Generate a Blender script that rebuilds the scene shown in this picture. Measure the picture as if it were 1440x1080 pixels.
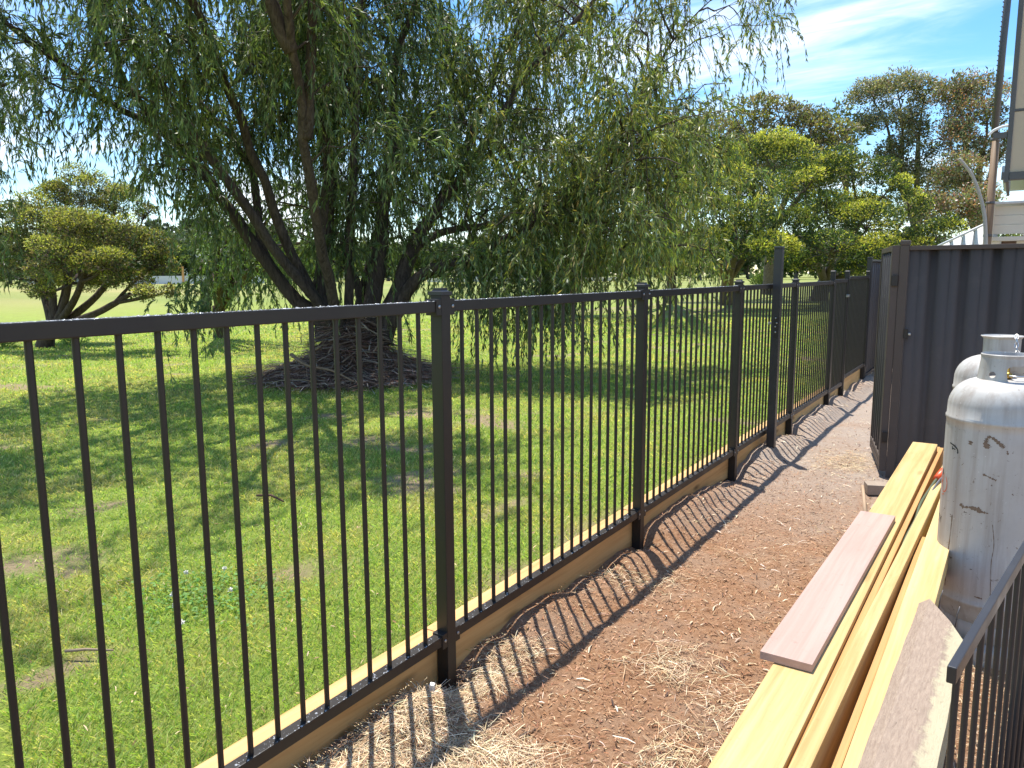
import bpy, bmesh, math, random
import numpy as np
from mathutils import Vector
R = math.radians
random.seed(7); rng = np.random.default_rng(7)
for o in list(bpy.data.objects): bpy.data.objects.remove(o)
S = bpy.context.scene
COL = S.collection

# ------------------------------------------------------------------ camera, light, exposure
CAM = np.array([1.663, 0.0, 1.509]); FPX = 1077.8; PITCH, YAW, ROLL = 0.14192, 0.57462, -0.00552
fw = np.array([-math.sin(YAW)*math.cos(PITCH), math.cos(YAW)*math.cos(PITCH), -math.sin(PITCH)])
rt0 = np.array([math.cos(YAW), math.sin(YAW), 0.0]); up0 = np.cross(rt0, fw)
rt = rt0*math.cos(ROLL)+up0*math.sin(ROLL); up = -rt0*math.sin(ROLL)+up0*math.cos(ROLL)
cd = bpy.data.cameras.new('camera'); cam = bpy.data.objects.new('camera', cd); COL.objects.link(cam)
cam.location = CAM.tolist()
from mathutils import Matrix
cam.rotation_euler = Matrix((rt.tolist(), up.tolist(), (-fw).tolist())).transposed().to_euler()
cd.sensor_fit = 'HORIZONTAL'; cd.sensor_width = 36; cd.lens = 36*FPX/1440; cd.clip_start = 0.05; cd.clip_end = 3000
S.camera = cam

SUN_EL, SUN_AZ = R(73.5), R(-43)      # azimuth measured from +Y towards +X
w = bpy.data.worlds.new('World'); S.world = w; w.use_nodes = True
nt = w.node_tree; N = nt.nodes; Lk = nt.links
for n in list(N): N.remove(n)
wo = N.new('ShaderNodeOutputWorld'); bg = N.new('ShaderNodeBackground'); sky = N.new('ShaderNodeTexSky')
sky.sky_type = 'NISHITA'; sky.sun_disc = False; sky.sun_elevation = SUN_EL; sky.sun_rotation = SUN_AZ
sky.air_density = 1.0; sky.dust_density = 0.1; sky.ozone_density = 2.5; sky.altitude = 0
bg.inputs['Strength'].default_value = 0.145
tc = N.new('ShaderNodeTexCoord'); sep = N.new('ShaderNodeSeparateXYZ'); Lk.new(tc.outputs['Generated'], sep.inputs[0])
def wm(op, a, b=None, clamp=False):
    m = N.new('ShaderNodeMath'); m.operation = op; m.use_clamp = clamp
    for i, v in enumerate((a, b)):
        if v is None: continue
        if isinstance(v, (int, float)): m.inputs[i].default_value = v
        else: Lk.new(v, m.inputs[i])
    return m.outputs[0]
zz = wm('MAXIMUM', sep.outputs[2], 0.0)
den = wm('ADD', zz, 0.13)
cx = wm('DIVIDE', sep.outputs[0], den); cy = wm('DIVIDE', sep.outputs[1], den)
cmb = N.new('ShaderNodeCombineXYZ'); Lk.new(cx, cmb.inputs[0]); Lk.new(cy, cmb.inputs[1])
mp = N.new('ShaderNodeMapping'); mp.inputs['Rotation'].default_value = (0, 0, R(20)); mp.inputs['Scale'].default_value = (0.45, 1.5, 1)
Lk.new(cmb.outputs[0], mp.inputs[0])
def noise(vec, scale, detail, rough, dist=0.0):
    n = N.new('ShaderNodeTexNoise'); n.inputs['Scale'].default_value = scale; n.inputs['Detail'].default_value = detail
    n.inputs['Roughness'].default_value = rough; n.inputs['Distortion'].default_value = dist; Lk.new(vec, n.inputs['Vector']); return n.outputs['Fac']
def ramp(fac, a, b):
    n = N.new('ShaderNodeMapRange'); n.inputs[1].default_value = a; n.inputs[2].default_value = b; n.interpolation_type = 'SMOOTHSTEP'; Lk.new(fac, n.inputs[0]); return n.outputs[0]
cirrus = ramp(noise(mp.outputs[0], 1.1, 9, 0.6, 0.5), 0.43, 0.68)
fibre = ramp(noise(mp.outputs[0], 5.0, 6, 0.6, 0.8), 0.3, 0.75)
wisp = wm('MULTIPLY', cirrus, wm('ADD', wm('MULTIPLY', fibre, 0.6), 0.4))
cum = ramp(noise(tc.outputs['Generated'], 5.5, 8, 0.55, 0.2), 0.55, 0.66)
low = wm('SUBTRACT', 1.0, ramp(sep.outputs[2], 0.10, 0.26), clamp=True)
cum = wm('MULTIPLY', cum, low)
cl = wm('ADD', wm('MULTIPLY', wisp, 0.85), wm('MULTIPLY', cum, 0.85), clamp=True)
hue = N.new('ShaderNodeHueSaturation'); hue.inputs['Saturation'].default_value = 1.3; Lk.new(sky.outputs[0], hue.inputs['Color'])
mx = N.new('ShaderNodeMixRGB'); Lk.new(cl, mx.inputs[0]); Lk.new(hue.outputs[0], mx.inputs[1]); mx.inputs[2].default_value = (6.4, 6.7, 7.1, 1)
Lk.new(mx.outputs[0], bg.inputs[0]); Lk.new(bg.outputs[0], wo.inputs[0])

sl = bpy.data.lights.new('sun', 'SUN'); sl.energy = 4.6; sl.angle = R(0.53); sl.color = (1.0, 0.95, 0.87)
so = bpy.data.objects.new('sun', sl); COL.objects.link(so)
sd = Vector((math.sin(SUN_AZ)*math.cos(SUN_EL), math.cos(SUN_AZ)*math.cos(SUN_EL), math.sin(SUN_EL)))
so.rotation_euler = sd.to_track_quat('Z', 'Y').to_euler(); so.location = (0, 0, 30)
S.view_settings.view_transform = 'Standard'; S.view_settings.look = 'None'; S.view_settings.gamma = 1
S.view_settings.exposure = 0.78
S.render.engine = 'CYCLES'
S.cycles.max_bounces = 8; S.cycles.transparent_max_bounces = 8; S.cycles.transmission_bounces = 4

# ------------------------------------------------------------------ helpers
def P(px, py, F):       # a point F metres ahead of the view point in a surveyed direction
    d = fw + rt*(px-720)/FPX - up*(py-540)/FPX
    return CAM + d*F
def G(px, py, z=0.0):   # where that direction meets the ground
    d = fw + rt*(px-720)/FPX - up*(py-540)/FPX
    return CAM + d*((z-CAM[2])/d[2])
def nrm(v): return v/np.maximum(np.linalg.norm(v, axis=-1, keepdims=True), 1e-9)
def tag(o, label=None, cat=None, group=None, kind=None):
    if label: o['label'] = label
    if cat: o['category'] = cat
    if group: o['group'] = group
    if kind: o['kind'] = kind
    return o
def empty(name, loc, label, cat, group=None, rz=0.0):
    o = bpy.data.objects.new(name, None); COL.objects.link(o); o.location = loc; o.rotation_euler.z = rz
    o.empty_display_size = 0.1
    bpy.context.view_layer.update()
    return tag(o, label, cat, group)
def link(name, me, m=None, parent=None, loc=None, rot=None):
    o = bpy.data.objects.new(name, me); COL.objects.link(o)
    if m and not me.materials: me.materials.append(m)
    if loc is not None: o.location = loc
    if rot is not None: o.rotation_euler = rot
    if parent is not None: o.parent = parent
    return o
def raw_mesh(name, V, Q=None, T=None, col=None, smooth=False):
    V = np.asarray(V, dtype=np.float32).reshape(-1, 3)
    loops = []; sizes = []
    if Q is not None and len(Q): Q = np.asarray(Q, dtype=np.int32).reshape(-1, 4); loops.append(Q.ravel()); sizes.append(np.full(len(Q), 4, np.int32))
    if T is not None and len(T): T = np.asarray(T, dtype=np.int32).reshape(-1, 3); loops.append(T.ravel()); sizes.append(np.full(len(T), 3, np.int32))
    loops = np.concatenate(loops); sizes = np.concatenate(sizes)
    me = bpy.data.meshes.new(name)
    me.vertices.add(len(V)); me.vertices.foreach_set('co', V.ravel())
    me.loops.add(len(loops)); me.loops.foreach_set('vertex_index', loops)
    me.polygons.add(len(sizes)); starts = np.concatenate(([0], np.cumsum(sizes)[:-1])).astype(np.int32)
    me.polygons.foreach_set('loop_start', starts); me.polygons.foreach_set('loop_total', sizes)
    if col is not None:
        a = me.color_attributes.new('tint', 'FLOAT_COLOR', 'POINT')
        c = np.ones((len(V), 4), np.float32); c[:, :3] = col; a.data.foreach_set('color', c.ravel())
    me.update(calc_edges=True)
    if smooth: me.polygons.foreach_set('use_smooth', np.ones(len(sizes), bool))
    return me
class MB:
    def __init__(s): s.v = []; s.q = []; s.t = []; s.c = []; s.n = 0
    def add(s, V, Q=None, T=None, col=None):
        V = np.asarray(V, float).reshape(-1, 3)
        if Q is not None and len(Q): s.q.append(np.asarray(Q).reshape(-1, 4)+s.n)
        if T is not None and len(T): s.t.append(np.asarray(T).reshape(-1, 3)+s.n)
        s.v.append(V); s.n += len(V)
        if col is not None: s.c.append(np.broadcast_to(np.asarray(col, float), (len(V), 3)))
        return s
    def box(s, a, b, col=None):
        x0, y0, z0 = a; x1, y1, z1 = b
        V = [(x0,y0,z0),(x1,y0,z0),(x1,y1,z0),(x0,y1,z0),(x0,y0,z1),(x1,y0,z1),(x1,y1,z1),(x0,y1,z1)]
        return s.add(V, [(0,3,2,1),(4,5,6,7),(0,1,5,4),(1,2,6,5),(2,3,7,6),(3,0,4,7)], col=col)
    def tube(s, pts, rad, n=8, caps=True, col=None, wob=0.0):
        pts = np.asarray(pts, float); m = len(pts); rad = np.broadcast_to(np.asarray(rad, float), (m,))
        tan = nrm(np.gradient(pts, axis=0)); ref = np.array([0.31, 0.22, 0.93]) if abs(tan[0][2]) < 0.8 else np.array([1.0, 0.1, 0])
        a = nrm(np.cross(tan, ref)); b = np.cross(tan, a)
        th = np.arange(n)*2*math.pi/n
        r = rad[:, None]*(1+wob*rng.uniform(-1, 1, (m, n))) if wob else np.repeat(rad[:, None], n, 1)
        V = pts[:, None]+(a[:, None]*np.cos(th)[None, :, None]+b[:, None]*np.sin(th)[None, :, None])*r[:, :, None]
        i = np.arange(m-1)[:, None]*n; j = np.arange(n)[None]; k = (j+1) % n
        Q = np.stack([i+j, i+k, i+n+k, i+n+j], -1).reshape(-1, 4)
        V = V.reshape(-1, 3); T = []
        if caps:
            c0 = len(V); V = np.vstack([V, pts[0], pts[-1]])
            T = [(c0, (q+1) % n, q) for q in range(n)]+[(c0+1, (m-1)*n+q, (m-1)*n+(q+1) % n) for q in range(n)]
        return s.add(V, Q, T, col=col)
    def mesh(s, name, smooth=False):
        return raw_mesh(name, np.vstack(s.v), np.vstack(s.q) if s.q else None, np.vstack(s.t) if s.t else None,
                        np.vstack(s.c) if s.c else None, smooth)
    def build(s, name, m, parent=None, smooth=False, loc=None, rot=None):
        return link(name, s.mesh(name, smooth), m, parent, loc, rot)
def cbox(a, b, bev=0.003, seg=2):        # a bevelled box as a mesh
    bm = bmesh.new(); bmesh.ops.create_cube(bm, size=1)
    for v in bm.verts:
        v.co = Vector([(a[i]+b[i])/2+v.co[i]*(b[i]-a[i]) for i in range(3)])
    if bev: bmesh.ops.bevel(bm, geom=bm.edges[:], offset=bev, segments=seg, affect='EDGES', profile=0.6)
    me = bpy.data.meshes.new('box'); bm.to_mesh(me); bm.free(); return me
def part(name, a, b, m, parent, bev=0.003, **k): 
    me = cbox(a, b, bev); me.name = name; return link(name, me, m, parent, **k)
def lathe(prof, n=48, col=None):
    prof = np.asarray(prof, float); m = len(prof); th = np.arange(n)*2*math.pi/n
    V = np.stack([prof[:, 0][:, None]*np.cos(th), prof[:, 0][:, None]*np.sin(th), np.repeat(prof[:, 1][:, None], n, 1)], -1).reshape(-1, 3)
    i = np.arange(m-1)[:, None]*n; j = np.arange(n)[None]; k = (j+1) % n
    return V, np.stack([i+j, i+k, i+n+k, i+n+j], -1).reshape(-1, 4)
class VN:                                  # tiling value noise
    def __init__(s, seed): s.g = np.random.default_rng(seed).random((256, 256))
    def __call__(s, x, y):
        x = np.asarray(x, float); y = np.asarray(y, float)
        xi = np.floor(x).astype(int); yi = np.floor(y).astype(int); fx = x-xi; fy = y-yi
        fx = fx*fx*(3-2*fx); fy = fy*fy*(3-2*fy); g = s.g
        a = g[xi % 256, yi % 256]; b = g[(xi+1) % 256, yi % 256]; c = g[xi % 256, (yi+1) % 256]; d = g[(xi+1) % 256, (yi+1) % 256]
        return (a*(1-fx)+b*fx)*(1-fy)+(c*(1-fx)+d*fx)*fy
    def fbm(s, x, y, o=4):
        r = 0; a = 0.5; t = 0
        for k in range(o): r = r+a*s(x*2**k+17*k, y*2**k+5*k); t += a; a *= 0.5
        return r/t
vn = VN(3); vn2 = VN(11)

# ------------------------------------------------------------------ materials
class Mat:
    def __init__(s, name):
        s.m = bpy.data.materials.new(name); s.m.use_nodes = True; s.t = s.m.node_tree
        s.b = s.t.nodes['Principled BSDF']; s.o = s.t.nodes['Material Output']; s.tc = s.t.nodes.new('ShaderNodeTexCoord')
        s.pos = s.t.nodes.new('ShaderNodeNewGeometry').outputs['Position']
    def lk(s, a, b): s.t.links.new(a, b)
    def mapping(s, v, scale=(1,1,1), rot=(0,0,0)):
        n = s.t.nodes.new('ShaderNodeMapping'); n.inputs['Scale'].default_value = scale; n.inputs['Rotation'].default_value = rot; s.lk(v, n.inputs[0]); return n.outputs[0]
    def noise(s, v, sc, det=4, ro=0.55, dist=0, out='Fac'):
        n = s.t.nodes.new('ShaderNodeTexNoise'); n.inputs['Scale'].default_value = sc; n.inputs['Detail'].default_value = det
        n.inputs['Roughness'].default_value = ro; n.inputs['Distortion'].default_value = dist; s.lk(v, n.inputs['Vector']); return n.outputs[out]
    def ramp(s, f, stops, interp='LINEAR'):
        n = s.t.nodes.new('ShaderNodeValToRGB'); n.color_ramp.interpolation = interp; e = n.color_ramp.elements
        while len(e) < len(stops): e.new(0.5)
        for q, (p, c) in zip(e, stops): q.position = p; q.color = (*c, 1) if len(c) == 3 else c
        s.lk(f, n.inputs[0]); return n.outputs[0]
    def rng(s, f, a, b, c=0.0, d=1.0):
        n = s.t.nodes.new('ShaderNodeMapRange'); s.lk(f, n.inputs[0])
        for i, v in enumerate((a, b, c, d)): n.inputs[i+1].default_value = v
        return n.outputs[0]
    def mix(s, f, a, b, mode='MIX'):
        n = s.t.nodes.new('ShaderNodeMixRGB'); n.blend_type = mode
        for i, v in enumerate((f, a, b)):
            if isinstance(v, (int, float)): n.inputs[i].default_value = v
            elif isinstance(v, tuple): n.inputs[i].default_value = (*v, 1)
            else: s.lk(v, n.inputs[i])
        return n.outputs[0]
    def math(s, op, a, b=0.0, clamp=False):
        n = s.t.nodes.new('ShaderNodeMath'); n.operation = op; n.use_clamp = clamp
        for i, v in enumerate((a, b)):
            if isinstance(v, (int, float)): n.inputs[i].default_value = v
            else: s.lk(v, n.inputs[i])
        return n.outputs[0]
    def attr(s, name='tint'):
        n = s.t.nodes.new('ShaderNodeAttribute'); n.attribute_name = name; return n.outputs['Color']
    def base(s, c):
        if isinstance(c, tuple): s.b.inputs['Base Color'].default_value = (*c, 1)
        else: s.lk(c, s.b.inputs['Base Color'])
        return s
    def set(s, rough=None, metal=None, spec=None):
        for k, v in (('Roughness', rough), ('Metallic', metal), ('Specular IOR Level', spec)):
            if v is None: continue
            if isinstance(v, (int, float)): s.b.inputs[k].default_value = v
            else: s.lk(v, s.b.inputs[k])
        return s
    def bump(s, h, strength=0.3, dist=0.01):
        n = s.t.nodes.new('ShaderNodeBump'); n.inputs['Strength'].default_value = strength; n.inputs['Distance'].default_value = dist
        s.lk(h, n.inputs['Height']); s.lk(n.outputs[0], s.b.inputs['Normal']); return s
def simple(name, c, rough=0.5, metal=0.0, spec=0.5, var=0.15, sc=20, bump=0.0):
    M = Mat(name); n = M.noise(M.tc.outputs['Object'], sc, 5)
    M.base(M.mix(n, tuple(x*(1-var) for x in c), tuple(min(1, x*(1+var)) for x in c))).set(rough, metal, spec)
    if bump: M.bump(n, bump, 0.003)
    return M.m
def powder(name, c, rough):
    M = Mat(name); p = M.tc.outputs['Object']
    d = M.noise(p, 6, 6, 0.65); d2 = M.noise(p, 260, 2, 0.6)
    M.base(M.mix(M.rng(d, 0.55, 0.8, 0, 0.5), c, tuple(x*1.6+0.012 for x in c)))
    M.set(M.rng(d, 0.3, 0.8, rough-0.06, rough+0.18), 0, 0.45).bump(d2, 0.12, 0.0006); return M.m
M_black = powder('black_powder_coat', (0.0195, 0.0155, 0.013), 0.43)
M_sheet = powder('dark_brown_sheet_metal', (0.080, 0.061, 0.050), 0.6)
M_charc = powder('charcoal_steel', (0.03, 0.029, 0.031), 0.36)
M_steel = simple('galvanised_steel', (0.45, 0.45, 0.45), 0.35, 0.9)
M_chain = simple('zinc_chain', (0.55, 0.55, 0.55), 0.3, 0.9)
M_brass = simple('brass', (0.55, 0.36, 0.1), 0.3, 1.0)
M_rubber = simple('hose_green', (0.09, 0.11, 0.06), 0.5)
M_orange = simple('orange_plastic', (0.75, 0.09, 0.02), 0.4)
M_white = simple('white_plastic', (0.75, 0.72, 0.66), 0.5)
M_water = Mat('water_drop'); M_water.base((0.9, 0.92, 0.95)).set(0.05, 0, 0.6); M_water.b.inputs['Transmission Weight'].default_value = 0.6; M_water = M_water.m

def wood(name, light, dark, ax=1, knots=0.35, rough=0.6, dirt=0.25, grain=1.0):
    M = Mat(name); p = M.tc.outputs['Object']
    oi = M.t.nodes.new('ShaderNodeObjectInfo'); 
    va = M.t.nodes.new('ShaderNodeVectorMath'); va.operation = 'ADD'; M.lk(p, va.inputs[0]); M.lk(oi.outputs['Location'], va.inputs[1])
    v2 = M.t.nodes.new('ShaderNodeVectorMath'); v2.operation = 'ADD'; M.lk(va.outputs[0], v2.inputs[0])
    cr = M.t.nodes.new('ShaderNodeCombineXYZ'); 
    for i in range(3): M.lk(M.math('MULTIPLY', oi.outputs['Random'], 13.7+7*i), cr.inputs[i])
    M.lk(cr.outputs[0], v2.inputs[1]); p = v2.outputs[0]
    sc = [26, 26, 26]; sc[ax] = 0.9
    g = M.noise(M.mapping(p, tuple(sc)), 1.0, 8, 0.65, 0.7)
    sc2 = [130, 130, 130]; sc2[ax] = 3.0
    g2 = M.noise(M.mapping(p, tuple(sc2)), 1.0, 4, 0.6)
    c = M.mix(M.rng(g, 0.40, 0.70), light, dark)
    c = M.mix(M.math('MULTIPLY', g2, 0.28*grain), c, tuple(x*0.55 for x in dark))
    big = M.noise(p, 2.2, 3, 0.5); c = M.mix(M.rng(big, 0.45, 0.75, 0, 0.35), c, tuple(x*0.9 for x in dark))
    vo = M.t.nodes.new('ShaderNodeTexVoronoi'); vo.inputs['Scale'].default_value = 1.0
    s3 = [9, 9, 9]; s3[ax] = 2.6; M.lk(M.mapping(p, tuple(s3)), vo.inputs['Vector'])
    k = M.rng(vo.outputs['Distance'], 0.05, 0.20, 1, 0); c = M.mix(M.math('MULTIPLY', k, knots), c, tuple(x*0.28 for x in dark))
    dd = M.noise(p, 34, 5, 0.7); c = M.mix(M.rng(dd, 0.62, 0.76, 0, dirt), c, (0.12, 0.075, 0.04))
    M.base(c).set(rough, 0, 0.3).bump(g2, 0.25, 0.0012); return M.m
M_pine = wood('yellow_pine', (0.68, 0.50, 0.23), (0.50, 0.30, 0.105), knots=0.35, dirt=0.35, grain=1.7)
M_pine2 = wood('pale_pine', (0.70, 0.54, 0.26), (0.54, 0.35, 0.13), knots=0.3, dirt=0.3, grain=1.7)
M_pine3 = wood('orange_pine', (0.60, 0.34, 0.13), (0.48, 0.24, 0.085), knots=0.2, dirt=0.2)
M_plinth = wood('treated_pine', (0.74, 0.47, 0.20), (0.54, 0.29, 0.10), knots=0.85, dirt=0.3)
M_pink = wood('pink_primed_board', (0.50, 0.335, 0.275), (0.40, 0.26, 0.205), knots=0.15, dirt=0.4, grain=0.7)
M_grey = wood('weathered_timber', (0.40, 0.32, 0.25), (0.30, 0.235, 0.18), knots=0.1, dirt=0.5, rough=0.85, grain=1.5)
M_greypole = wood('weathered_pole_timber', (0.30, 0.20, 0.12), (0.17, 0.105, 0.06), ax=2, knots=0.1, dirt=0.4)
M_cream = simple('cream_paint', (0.66, 0.62, 0.54), 0.6, var=0.05, sc=6)
M_whitep = simple('white_paint', (0.75, 0.76, 0.76), 0.6, var=0.04, sc=6)
M_brownp = simple('brown_paint', (0.17, 0.10, 0.06), 0.7)
M_blind = simple('beige_blind_fabric', (0.50, 0.41, 0.30), 0.85, var=0.04, sc=3)
M_frame = simple('dark_grey_frame', (0.09, 0.085, 0.082), 0.45)
M_blueroof = simple('blue_grey_roof', (0.33, 0.40, 0.48), 0.5)
M_redroof = simple('dull_red_roof', (0.36, 0.10, 0.09), 0.7)
M_greyroof = simple('pale_grey_roof', (0.55, 0.57, 0.60), 0.5)
M_glass = simple('dark_glass', (0.03, 0.04, 0.05), 0.1)
M_conc = simple('concrete', (0.42, 0.40, 0.36), 0.85, var=0.25, sc=30, bump=0.4)

def leafmat(name, trans=0.35, rough=0.45, spec=0.35):
    M = Mat(name); a = M.attr(); M.base(a).set(rough, 0, spec)
    tr = M.t.nodes.new('ShaderNodeBsdfTranslucent'); M.lk(M.mix(1.0, a, (1.35, 1.4, 0.6), 'MULTIPLY'), tr.inputs[0])
    ms = M.t.nodes.new('ShaderNodeMixShader'); ms.inputs[0].default_value = trans
    M.lk(M.b.outputs[0], ms.inputs[1]); M.lk(tr.outputs[0], ms.inputs[2]); M.lk(ms.outputs[0], M.o.inputs[0]); return M.m
M_leaf = leafmat('willow_leaf', 0.36, 0.42, 0.45)
M_leaf2 = leafmat('shrub_leaf', 0.38, 0.55, 0.3)
M_grassb = leafmat('grass_blade', 0.48, 0.5, 0.2)
def attrmat(name, rough=0.85):
    M = Mat(name); M.base(M.attr()).set(rough, 0, 0.2); return M.m
M_chip = attrmat('wood_chip'); M_twig = attrmat('dry_twig')
def bark(name, a, b):
    M = Mat(name); p = M.tc.outputs['Object']
    g = M.noise(M.mapping(p, (9, 9, 2.0)), 2.0, 8, 0.7, 1.2); g2 = M.noise(p, 40, 5, 0.7)
    M.base(M.mix(M.rng(g, 0.35, 0.68), a, b)).set(0.9, 0, 0.2).bump(M.math('ADD', g, M.math('MULTIPLY', g2, 0.4)), 0.9, 0.03); return M.m
M_bark = bark('willow_bark', (0.045, 0.032, 0.026), (0.14, 0.105, 0.085))
M_bark2 = bark('grey_bark', (0.07, 0.055, 0.045), (0.20, 0.165, 0.14))
M_barkr = bark('reddish_bark', (0.09, 0.045, 0.03), (0.23, 0.13, 0.09))

# lawn
M = Mat('lawn_ground'); p = M.pos
big = M.noise(p, 0.35, 5, 0.6); mid = M.noise(p, 2.3, 6, 0.65); fine = M.noise(p, 45, 6, 0.75); vf = M.noise(p, 160, 4, 0.7)
c = M.ramp(fine, [(0.25, (0.11, 0.16, 0.025)), (0.5, (0.27, 0.35, 0.055)), (0.72, (0.45, 0.48, 0.12))])
c = M.mix(M.rng(mid, 0.5, 0.72, 0, 0.7), c, (0.21, 0.19, 0.065))
c = M.mix(M.rng(big, 0.5, 0.7, 0, 0.45), c, (0.26, 0.31, 0.06))
pa = M.t.nodes.new('ShaderNodeSeparateXYZ'); M.lk(M.attr(), pa.inputs[0])
c = M.mix(M.math('MULTIPLY', pa.outputs[0], M.rng(fine, .3, .6, .6, 1)), c, M.mix(vf, (0.30, 0.20, 0.13), (0.46, 0.34, 0.23)))
ln = M.t.nodes.new('ShaderNodeVectorMath'); ln.operation = 'LENGTH'; M.lk(p, ln.inputs[0]); d = ln.outputs['Value']
sx = M.t.nodes.new('ShaderNodeSeparateXYZ'); M.lk(p, sx.inputs[0])
far = M.rng(d, 26, 55)
band = M.noise(M.mapping(p, (0.012, 0.06, 1), (0, 0, R(33))), 1.0, 5, 0.6)
fc = M.ramp(band, [(0.3, (0.15, 0.21, 0.045)), (0.5, (0.26, 0.28, 0.08)), (0.66, (0.38, 0.33, 0.13))])
fc = M.mix(M.math('MULTIPLY', M.noise(p, 2.2, 6, 0.7), 0.35), fc, (0.12, 0.16, 0.04))
c = M.mix(far, c, fc)
M.base(c).set(0.9, 0, 0.15).bump(M.math('ADD', fine, M.math('MULTIPLY', vf, 0.5)), 0.9, 0.03); M_lawn = M.m
# soil
M = Mat('mulchy_soil'); p = M.pos
s1 = M.noise(p, 3.0, 6, 0.65); s2 = M.noise(p, 42, 8, 0.8); s3 = M.noise(p, 150, 6, 0.75)
c = M.ramp(s2, [(0.25, (0.14, 0.068, 0.036)), (0.5, (0.36, 0.195, 0.105)), (0.75, (0.54, 0.35, 0.21))])
c = M.mix(M.rng(s1, 0.45, 0.68, 0, 0.7), c, (0.38, 0.27, 0.19))
sx = M.t.nodes.new('ShaderNodeSeparateXYZ'); M.lk(p, sx.inputs[0])
comp = M.math('MULTIPLY', M.rng(sx.outputs[1], 4.0, 6.2), M.rng(M.noise(p, 1.5, 4), 0.25, 0.55, 0.55, 1))
c = M.mix(comp, c, M.mix(s3, (0.30, 0.235, 0.185), (0.50, 0.41, 0.335)))
M.base(c).set(0.95, 0, 0.1).bump(M.math('ADD', s2, M.math('MULTIPLY', s3, 0.6)), 0.85, 0.02); M_soil = M.m

# ------------------------------------------------------------------ setting: ground, soil
def bare(x, y):
    p = vn.fbm(x*1.6+3, y*1.6+8, 4); q = np.clip((x+0.42+0.25*(vn2.fbm(y*1.3+4, x*0+2, 3)-.5))/0.22, 0, 1)*np.clip(vn.fbm(x*4, y*2.4+9, 2)*2.2-.45, 0, 1)
    return np.clip(np.maximum((p-0.695)/0.07, q), 0, 1)
def lawn_z(x, y): return 0.045+0.03*(vn.fbm(x*0.8+40, y*0.8+40, 3)-0.5)*np.clip((-x-0.1)/1.0, 0, 1)
def soil_z(x, y):
    x = np.asarray(x, float); y = np.asarray(y, float)
    z = 0.035*(vn.fbm(x*2.2+50, y*2.2+50, 4)-0.5)+0.024*(vn2.fbm(x*12+9, y*12+60, 3)-0.5)*np.clip(1.3-y/9, 0.35, 1)
    bank = 0.062*np.clip(1-(x-0.10-0.10*(vn2.fbm(y*1.7, y*0+3, 2)-0.5))/0.24, 0, 1)**1.4*np.clip((vn.fbm(x*3+9, y*2.2+4, 3)-0.28)*3.2, 0, 1.25)
    hole = np.zeros_like(z)
    for py in (0.36, 2.11, 3.86, 5.61, 7.36, 9.11): hole = hole+np.exp(-((x-0.03)/0.10)**2-((y-py)/0.13)**2)
    return (z+bank)*(1-0.9*np.clip(hole, 0, 1))-0.03*hole-0.008
xs = np.concatenate([[-900, -300, -120, -60, -30], np.linspace(-18, -5, 45)[:-1], np.linspace(-5, -0.087, 75), [-0.0865, 0, 20, 80, 300, 900]])
ys = np.concatenate([[-300, -60, -15], np.linspace(-4, 22, 130), [30, 60, 120, 300, 900, 1600]])
X, Y = np.meshgrid(xs, ys, indexing='ij')
Z = np.where(X < -0.0868, lawn_z(X, Y), -0.12)
Z = np.where(X < -18.5, 0.045, Z)
def grid_mesh(name, X, Y, Z, smooth=True, col=None):
    a, b = X.shape; V = np.stack([X, Y, Z], -1).reshape(-1, 3)
    i = np.arange(a-1)[:, None]*b; j = np.arange(b-1)[None]
    Q = np.stack([i+j, i+b+j, i+b+j+1, i+j+1], -1).reshape(-1, 4)
    return raw_mesh(name, V, Q, smooth=smooth, col=col)
tag(link('ground', grid_mesh('ground', X, Y, Z, col=np.repeat((bare(X, Y)*(X > -18.4)).reshape(-1, 1), 3, 1)), M_lawn), kind='structure')
xs = np.concatenate([np.linspace(-0.03, 1.75, 95), np.linspace(1.80, 4.0, 30), [5, 8, 16]])
ys = np.concatenate([np.linspace(-1.5, 0.6, 20), np.linspace(0.63, 5.0, 210), np.linspace(5.03, 13.6, 160), [16, 22, 40]])
X, Y = np.meshgrid(xs, ys, indexing='ij'); Z = np.where((X < 4.1) & (Y < 13.7), soil_z(X, Y), 0.0)
tag(link('soil_path', grid_mesh('soil_path', X, Y, Z), M_soil), kind='structure')

# ------------------------------------------------------------------ scattered mulch, straw, grass
def flakes(n, x, y, z, ln, wd, cols, lift=0.35, cup=0.2):
    a = rng.uniform(0, 2*math.pi, n); el = rng.normal(0, lift, n)
    d = np.stack([np.cos(a)*np.cos(el), np.sin(a)*np.cos(el), np.sin(el)], -1)
    s = nrm(np.cross(d, np.stack([rng.normal(0, .3, n), rng.normal(0, .3, n), np.ones(n)], -1)))
    c = np.stack([x, y, z], -1); h = np.cross(s, d)
    l = ln[:, None]/2; w_ = wd[:, None]/2
    V = np.stack([c-d*l-s*w_*.6, c-d*l*.9+s*w_*.5, c+h*l*cup+s*w_, c+d*l+s*w_*.4, c+d*l*.85-s*w_*.6, c+h*l*cup-s*w_], 1)
    Q = np.array([[0, 1, 2, 5], [5, 2, 3, 4]])[None]+np.arange(n)[:, None, None]*6
    return V.reshape(-1, 3), Q.reshape(-1, 4), np.repeat(cols, 6, 0)
def pick(pal, n, jit=0.18):
    pal = np.array(pal); c = pal[rng.integers(0, len(pal), n)]
    return np.clip(c*(1+rng.normal(0, jit, (n, 1)))*(1+rng.normal(0, jit*.25, (n, 3))), 0.004, 1)
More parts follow.
